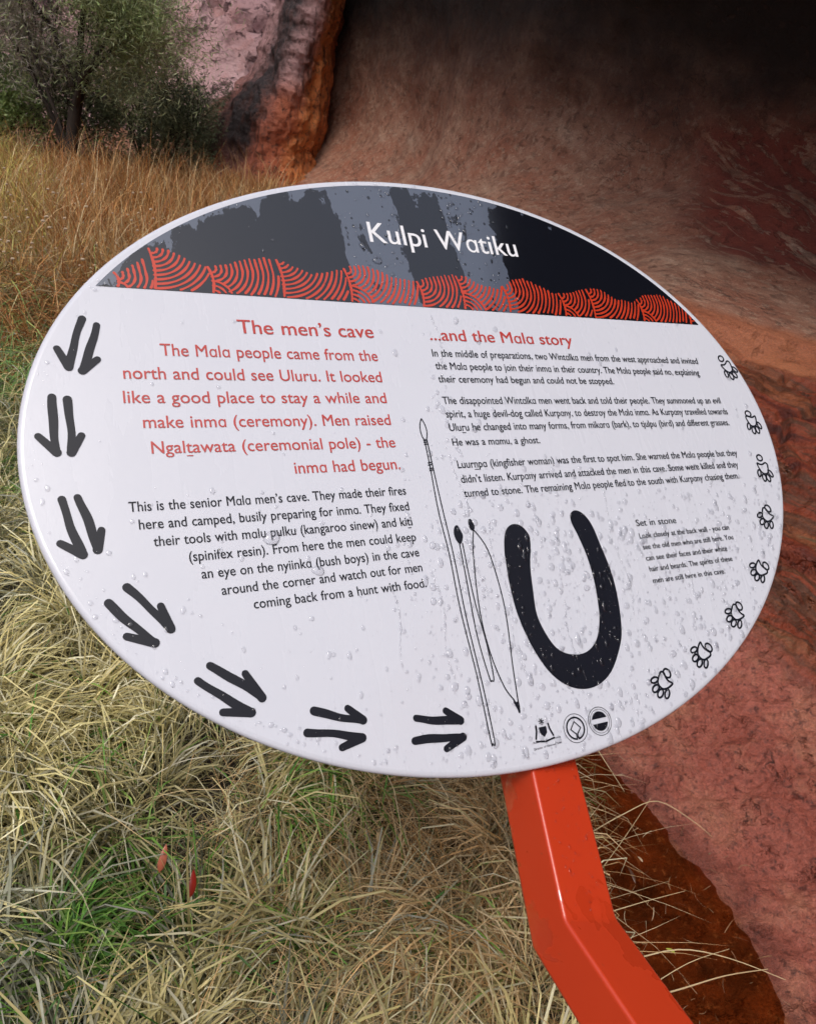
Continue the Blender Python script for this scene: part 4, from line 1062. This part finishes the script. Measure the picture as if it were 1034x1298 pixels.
# lettering
def text_part(body, x0, y0, x1, y1, cap, mat, z=.0005, weight=0.0, name='text_line'):
    cu = bpy.data.curves.new('t', 'FONT'); cu.body = body.replace('~', '\u0251').replace('\u1e6f', 't').replace('\u1e5f', 'r').replace('\u1e49', 'n'); cu.size = 1.0; cu.resolution_u = 3 if cap < .012 else 6
    cu.fill_mode = 'BOTH' if False else 'FRONT'
    cu.space_word = 1.12
    cu.underline_position = -.10; cu.underline_height = .05
    for i_, ch in enumerate(body):
        if ch in '\u1e6f\u1e5f\u1e49': cu.body_format[i_].use_underline = True
    for i_, ch in enumerate(cu.body):
        if ch == '\u0251': cu.body_format[i_].kerning = -5.5
    o = bpy.data.objects.new('t', cu); S.collection.objects.link(o)
    bpy.context.view_layer.update()
    me = bpy.data.meshes.new_from_object(o)
    bpy.data.objects.remove(o); bpy.data.curves.remove(cu)
    n = len(me.vertices); co = np.empty(n * 3); me.vertices.foreach_get('co', co); co = co.reshape(-1, 3)
    # the single-storey a comes out a size too large in this face: find those islands and fit them to the x-height
    lab = np.arange(n); ed = np.array([e.vertices[:] for e in me.edges])
    for _ in range(60):
        m_ = np.minimum(lab[ed[:, 0]], lab[ed[:, 1]]); l0 = lab.copy()
        np.minimum.at(lab, ed[:, 0], m_); np.minimum.at(lab, ed[:, 1], m_); lab = lab[lab]
        if (lab == l0).all(): break
    for g_ in np.unique(lab):
        q = lab == g_; ya, yb = co[q, 1].min(), co[q, 1].max(); xw = co[q, 0].max() - co[q, 0].min()
        if .545 < yb - ya < .58 and .44 < xw < .52 and ya > -.04:
            xm = co[q, 0].min(); co[q, 0] = xm + (co[q, 0] - xm) * .84 + .01; co[q, 1] = (co[q, 1] - ya) * .835 - .008
    xa, xb = co[:, 0].min(), co[:, 0].max()
    Lw = math.hypot(x1 - x0, y1 - y0); sx = Lw / (xb - xa); sy = cap / .729
    px = (co[:, 0] - xa) * sx; py = co[:, 1] * sy
    ang = math.atan2(y1 - y0, x1 - x0); c_, s_ = math.cos(ang), math.sin(ang)
    co = np.stack([x0 + px * c_ - py * s_, y0 + px * s_ + py * c_, np.full(n, z)], -1)
    me.vertices.foreach_set('co', co.ravel()); me.update()
    if weight:      # heavier cut: a second strike a hair to the side and a hair above
        bm_ = bmesh.new(); bm_.from_mesh(me); bm_.from_mesh(me); bm_.verts.ensure_lookup_table()
        for v_ in bm_.verts[n:]: v_.co += Vector((c_ * weight, s_ * weight, .00004))
        for v_ in bm_.verts[:n]: v_.co -= Vector((c_ * weight, s_ * weight, 0))
        bm_.to_mesh(me); bm_.free()
    me.name = name; me.materials.clear()
    return new_obj(name, me, mat, sign)
for body, x0, y0, x1, y1, cap, key in TEXT:
    mt = {'w': M_WHITEP, 'R': M_REDP, 'r': M_REDP, 'k': M_BLACK}[key]
    wgt = {'w': .00030, 'R': .00026, 'r': .00012, 'k': .00015}[key]
    if cap < .011: wgt = .00012
    if cap < .003: wgt = 0.0
    nm = 'title_lettering' if key == 'w' else 'heading_lettering' if (key == 'R' or body == 'Set in stone') else 'text_line'
    o = text_part(body, x0, y0, x1, y1, cap, mt, .0006, wgt, nm)

# direction arrows: two strokes and barbs each
for i, (a, b, c) in enumerate(ARROWS):
    a, b, c = Vector(a), Vector(b), Vector(c)
    s = (b - a); nn_ = Vector((-s.y, s.x)).normalized()
    bend = .0010 * (1 if i % 2 else -1)
    main = [(a + s * t + nn_ * bend * math.sin(PI * t) * (1 + .6 * math.sin(7 * t + i))) for t in np.linspace(0, 1, 12)]
    L0 = .0040
    w1 = [L0 * (.92 + .10 * math.sin(3 + 5 * t + i * 1.7)) for t in np.linspace(0, 1, 12)]
    s2 = c - b; barb = [b + s2 * t for t in np.linspace(0, 1, 8)]
    w2 = [L0 * (1.05 - .22 * t) for t in np.linspace(0, 1, 8)]
    V1 = ribbon([tuple(p) for p in main], w1, .00055); V2 = ribbon([tuple(p) for p in barb], w2, .00060)
    # filled web between shaft and barb
    q1 = a + s * .72; q2 = b + s2 * .45
    V3_ = ([(b.x, b.y, .00065), (q1.x, q1.y, .00065), (q2.x, q2.y, .00065)], [(0, 1, 2)])
    V, F = join([V1, V2, V3_])
    flat_part('arrow_mark', V, F, M_BLACK)

poly = catmull(USHAPE, 4, True)
flat_part('horseshoe_symbol', [(x, y, .00055) for x, y in poly], [tuple(range(len(poly)))], M_BLACK, 'thick black U shaped symbol')

def strokes(name, lines, hw, label=None, closed=False, extra=None):
    ps = []
    for i, l in enumerate(lines):
        ps.append(ribbon(catmull(l, 5), hw, .00050 + i * .00003))
    if extra: ps += extra
    V, F = join(ps); return flat_part(name, V, F, M_BLACK, label)
def blob(pts, z): 
    p = catmull(pts, 4, True); return ([(x, y, z) for x, y in p], [tuple(range(len(p)))])
strokes('spear_drawing', SPEAR + BINDINGS, .00065, 'thin outline drawing of a long spear')
strokes('stick_drawing', STICK, .00065, 'thin outline of a fighting stick with a dark resin head', extra=[blob(HEADS[0], .0007)])
strokes('spear_thrower_drawing', CLUB, .00065, 'thin outline of a narrow leaf shaped spear thrower', extra=[blob(HEADS[1], .0007), blob(HEADS[2], .0008)])

# paw prints
def paw(cx, cy, hx_, hy_, k):
    c = Vector((cx, cy)); u_ = (c - Vector((hx_, hy_))).normalized(); s = Vector((u_.y, -u_.x)) * (1 if k % 2 else -1)   # u: towards the toes
    sc = .0150; lw = .00115
    def P(x, y): v = c + (s * x + u_ * y) * sc; return (v.x, v.y)
    ps = []; z = .0005
    pad = [P(*q) for q in ((-.60, -.62), (-.30, -.52), (.05, -.50), (.42, -.66), (.68, -.50), (.58, -.05), (.38, .34), (.05, .44), (-.28, .34), (-.52, -.08))]
    ps.append(ribbon(catmull(pad, 4, True), lw, z, True))
    loop = [P(.22 + .36 * math.cos(t) , -.86 + .30 * math.sin(t)) for t in np.linspace(0, 2*PI, 17)[:-1]]
    if k in (0, 2): loop = [P(-.05 + .34 * math.cos(t), -1.15 + .30 * math.sin(t)) for t in np.linspace(0, 2*PI, 17)[:-1]]
    ps.append(ribbon(loop, lw, z + .00004, True))
    for q, (tx, ty, rx, ry, ra) in enumerate(((-.72, .38, .20, .36, .35), (-.27, .82, .22, .36, .12), (.24, .86, .22, .36, -.12), (.70, .44, .20, .36, -.4))):
        ol = []
        for t in np.linspace(0, 2*PI, 15)[:-1]:
            ex, ey = rx * math.cos(t), ry * math.sin(t)
            ol.append(P(tx + ex * math.cos(ra) - ey * math.sin(ra), ty + ex * math.sin(ra) + ey * math.cos(ra)))
        ps.append(ribbon(ol, lw, z + .00008 + q * .00004, True))
    V, F = join(ps); flat_part('paw_print', V, F, M_BLACK)
for k_, (a, b) in enumerate(PAWS): paw(a[0], a[1], b[0], b[1], k_)

# emblems at the foot
def circ(c, r, hw, z, a0=0, a1=2*PI, n=40, sy=1.0):
    closed = abs(a1 - a0 - 2*PI) < 1e-6
    pts = [(c[0] + r * math.cos(t), c[1] + sy * r * math.sin(t)) for t in (np.linspace(a0, a1, n + 1)[:-1] if closed else np.linspace(a0, a1, n))]
    return ribbon(pts, hw, z, closed)
def disc(c, r, z, a0=0, a1=2*PI, n=30):
    return ([(c[0] + r * math.cos(t), c[1] + r * math.sin(t), z) for t in np.linspace(a0, a1, n)], [tuple(range(n))])
c1 = LOGOS[0]; ps = []
ps.append(([(c1[0]-.0045, c1[1]+.0042, .0005), (c1[0]+.0045, c1[1]+.0042, .0005), (c1[0]+.0042, c1[1]-.002, .0005), (c1[0], c1[1]-.006, .0005), (c1[0]-.0042, c1[1]-.002, .0005)], [(0,1,2,3,4)]))
ps.append(ribbon([(c1[0]-.0105, c1[1]-.006), (c1[0]-.008, c1[1]+.001), (c1[0]-.0075, c1[1]+.006)], .0010, .00055)); ps.append(ribbon([(c1[0]+.0105, c1[1]-.006), (c1[0]+.008, c1[1]+.001), (c1[0]+.0075, c1[1]+.006)], .0010, .00056))
ps.append(ribbon([(c1[0]-.011, c1[1]-.0085), (c1[0], c1[1]-.0105), (c1[0]+.011, c1[1]-.0085)], .0008, .00057))
for q in range(7):
    a = 2*PI*q/7 + .2; ps.append(ribbon([(c1[0], c1[1]+.0095), (c1[0]+.003*math.cos(a), c1[1]+.0095+.003*math.sin(a))], .0005, .0006+q*.00001))
V, F = join(ps); flat_part('crest_emblem', V, F, M_BLACK)
c2 = LOGOS[1]; D_ = .0085
dia = [(c2[0]+x_*.84, c2[1]+y_*.84) for x_, y_ in ((.001, -.0115), (.001, -.0068), (.0075, -.0005), (0, .0080), (-.0075, -.0005), (-.001, -.0068), (-.001, -.0115))]
V, F = join([circ(c2, .0145, .00030, .0005), circ(c2, .0108, .0009, .00052, -PI/2+.12, 1.5*PI-.12), ribbon(dia, .0008, .00055)])
flat_part('diamond_ring_emblem', V, F, M_BLACK)
c3 = LOGOS[2]
V, F = join([circ(c3, .0145, .0003, .0005), circ(c3, .0122, .0002, .00052), disc(c3, .0100, .00054, .28, PI-.28), disc(c3, .0100, .00056, PI+.22, 2*PI-.22)])
flat_part('barred_disc_emblem', V, F, M_BLACK)
for k_ in range(26):   # ring of tiny lettering-like ticks, as worn print
    pass

# ------------------------------------------------------------------ post: bent square tube under the sign
K_ = .854
Bp = Vector((0.2706972732236039, 0.48503682801465725, -0.7598915703365665)) * K_ + Vector((0, 0, CAM_H))
Ud = Vector((-0.27709613167187835, 0.8882520005979426, 0.3663688267937567)); Ld = Vector((-0.46474733033075444, 0.8723387670565845, -0.1517728382835174))
kk = Vector((-0.8574655112783496, -0.40065341616842653, 0.32284630566374506))
ta, tb = 0.05666 * K_ * 1.04, 0.0768979 * K_ * 1.04
mU, mL = Ud.cross(kk), Ld.cross(kk)
mm = (mU + mL).normalized(); cb = abs(mm.dot(mU))
def loop_at(c, m_, half_m):
    return [c + kk * (sk * tb / 2) + m_ * (sm_ * half_m) for sk, sm_ in ((-1, -1), (-1, 1), (1, 1), (1, -1))]
L_top = loop_at(Bp + Ud * .36, mU, ta / 2)
L_b = loop_at(Bp, mm, ta / 2 / cb)
P2 = Bp - Ld * .80
down = Vector((0, 0, -1))
pn = (-Ld + down).normalized()             # mitre plane normal
def project(p, d, o, n_): return p + d * ((o - p).dot(n_) / d.dot(n_))
L_2 = [project(p, -Ld, P2, pn) for p in L_b]
L_3 = [Vector((p.x, p.y, -.15)) for p in L_2]
bm = bmesh.new(); loops_ = [[bm.verts.new(p) for p in L_] for L_ in (L_top, L_b, L_2, L_3)]
for a, b in zip(loops_[:-1], loops_[1:]):
    for i in range(4): bm.faces.new((a[i], b[i], b[(i+1) % 4], a[(i+1) % 4]))
bm.faces.new(loops_[0]); bm.faces.new(loops_[-1][::-1])
bmesh.ops.recalc_face_normals(bm, faces=bm.faces)
bmesh.ops.bevel(bm, geom=list(bm.edges), offset=.0042, segments=4, profile=.6, affect='EDGES')
me = bpy.data.meshes.new('post'); bm.to_mesh(me); bm.free()
for p in me.polygons: p.use_smooth = True
inv = sign.matrix_world.inverted()
po = new_obj('post', me, M_RED, sign); po.matrix_parent_inverse = inv
md = po.modifiers.new('wn', 'WEIGHTED_NORMAL'); md.keep_sharp = True
# bracket between tube and panel
ct = Bp + Ud * .30; cl = inv @ ct
bm = bmesh.new()
zt, zb = -.0072, cl.z + .01
for sx in (-.05, .05):
    bmesh.ops.create_cube(bm, size=1, matrix=Matrix.Translation((cl.x + sx, cl.y, (zt + zb) / 2)) @ Matrix.Diagonal((.006, .16, zt - zb, 1)))
bmesh.ops.create_cube(bm, size=1, matrix=Matrix.Translation((cl.x, cl.y, zt - .0025)) @ Matrix.Diagonal((.20, .20, .005, 1)))
me = bpy.data.meshes.new('bracket'); bm.to_mesh(me); bm.free(); new_obj('bracket', me, M_STEEL, sign)

# ------------------------------------------------------------------ rain drops on the panel
def drop_field():
    n = 0; pts = []
    tries = 0
    while len(pts) < 3300 and tries < 90000:
        tries += 1
        t = random.uniform(0, 2*PI); k = math.sqrt(random.random()) * .985; x, y = ell(k, t)
        w = .02
        low = float(smooth(-.01, -.14, y)); rt = float(smooth(-.22, -.02, x))
        w += .85 * low * rt + .12 * low
        w += .45 * math.exp(-((x + .035) / .028) ** 2 - ((y - .0) / .10) ** 2)
        if y > .18:
            for sx, sw in STRIPES: w += .55 * float(smooth(sw + .008, sw - .005, abs(x - sx + .06 * (y - .25))))
        if k > .955 and x < 0: w += .35
        if k > .94 and y < -.1: w += .4
        if random.random() > w: continue
        r = .0007 + .0034 * random.random() ** 3.2
        if y > .18: r *= .75
        if x < -.12: r *= .62
        ok = True
        for (a, b, c_) in pts[-400:]:
            if abs(a - x) < c_ + r and abs(b - y) < c_ + r: ok = False; break
        if ok: pts.append((x, y, r))
    return pts
DP = drop_field()
SEG, RNG = 11, 4
V, Fq, Ft = [], [], []
def add_drop(x, y, r, el_, hgt):
    b0 = len(V); ph = random.uniform(0, 6.28); a1, a2 = random.uniform(-.16, .16), random.uniform(-.12, .12)
    for j in range(RNG):
        t = j / RNG; rr_ = math.cos(t * PI / 2) ** .55 if j else 1.0
        for i in range(SEG):
            th = 2*PI*i/SEG
            rad = r * rr_ * (1 + a1 * math.cos(2*th + ph) + a2 * math.cos(3*th))
            yy = rad * math.sin(th) * el_
            taper = 1 - .30 * max(0, math.sin(th)) * (el_ - 1)
            V.append((x + rad * math.cos(th) * taper, y + yy, .0007 + hgt * math.sin(t * PI / 2)))
    top = len(V); V.append((x, y - .1 * r, .0007 + hgt))
    for j in range(RNG - 1):
        for i in range(SEG):
            a = b0 + j*SEG + i; b = b0 + j*SEG + (i+1) % SEG
            Fq.append((a, b, b + SEG, a + SEG))
    for i in range(SEG): Ft.append((b0 + (RNG-1)*SEG + i, b0 + (RNG-1)*SEG + (i+1) % SEG, top))
for x, y, r in DP:
    el_ = random.choice((1, 1.1, 1.3, 1.6)) if r > .0016 else 1.0
    add_drop(x, y, r, el_, r * random.uniform(.22, .42))
# two fat drops and several run-down trails
for x, y, r in ((-.262, -.098, .0085), (-.222, -.135, .006), (-.085, .235, .006), (-.10, .255, .005)): add_drop(x, y, r, .85, r * .38)
for x, y, ln in ((-.045, -.02, .16), (-.10, -.15, .12), (-.02, -.10, .18), (.05, -.20, .09), (.145, -.06, .17), (-.03, .16, .10), (.24, -.14, .07), (-.15, -.16, .08)):
    yy = y
    while yy > y - ln:
        add_drop(x + .004 * math.sin(yy * 60), yy, random.uniform(.0008, .0014), random.uniform(2, 4.2), .0005); yy -= random.uniform(.004, .010)
me = bpy.data.meshes.new('rain_drops'); me.from_pydata(V, [], Fq + Ft)
for p in me.polygons: p.use_smooth = True
do = new_obj('rain_drops', me, M_DROP, kind='stuff', label='clear rain drops scattered over the oval panel')
do.matrix_world = sign.matrix_world.copy()
V, Fq, Ft = [], [], []
fz = ta / 2 + .0004
ysg = 1 if (Ud.cross(kk)).dot(Vector((0, 0, CAM_H)) - Bp) > 0 else -1
nzz = mU * ysg
for i in range(70):
    add_drop(random.uniform(-tb / 2 + .008, tb / 2 - .008), random.uniform(.01, .17), .0005 + .0013 * random.random() ** 2.5, random.choice((1, 1.2, 1.6)), .0006)
me = bpy.data.meshes.new('rain_drops'); me.from_pydata([(x, y, z - .0007) for x, y, z in V], [], Fq + Ft)
for p in me.polygons: p.use_smooth = True
dp = new_obj('rain_drops', me, M_DROP, kind='stuff', label='clear rain drops on the upper face of the red post')
yv = Ud; xv = yv.cross(nzz); o3 = Bp + nzz * fz
dp.matrix_world = Matrix(((xv.x, yv.x, nzz.x, o3.x), (xv.y, yv.y, nzz.y, o3.y), (xv.z, yv.z, nzz.z, o3.z), (0, 0, 0, 1)))
print('drops', len(DP))
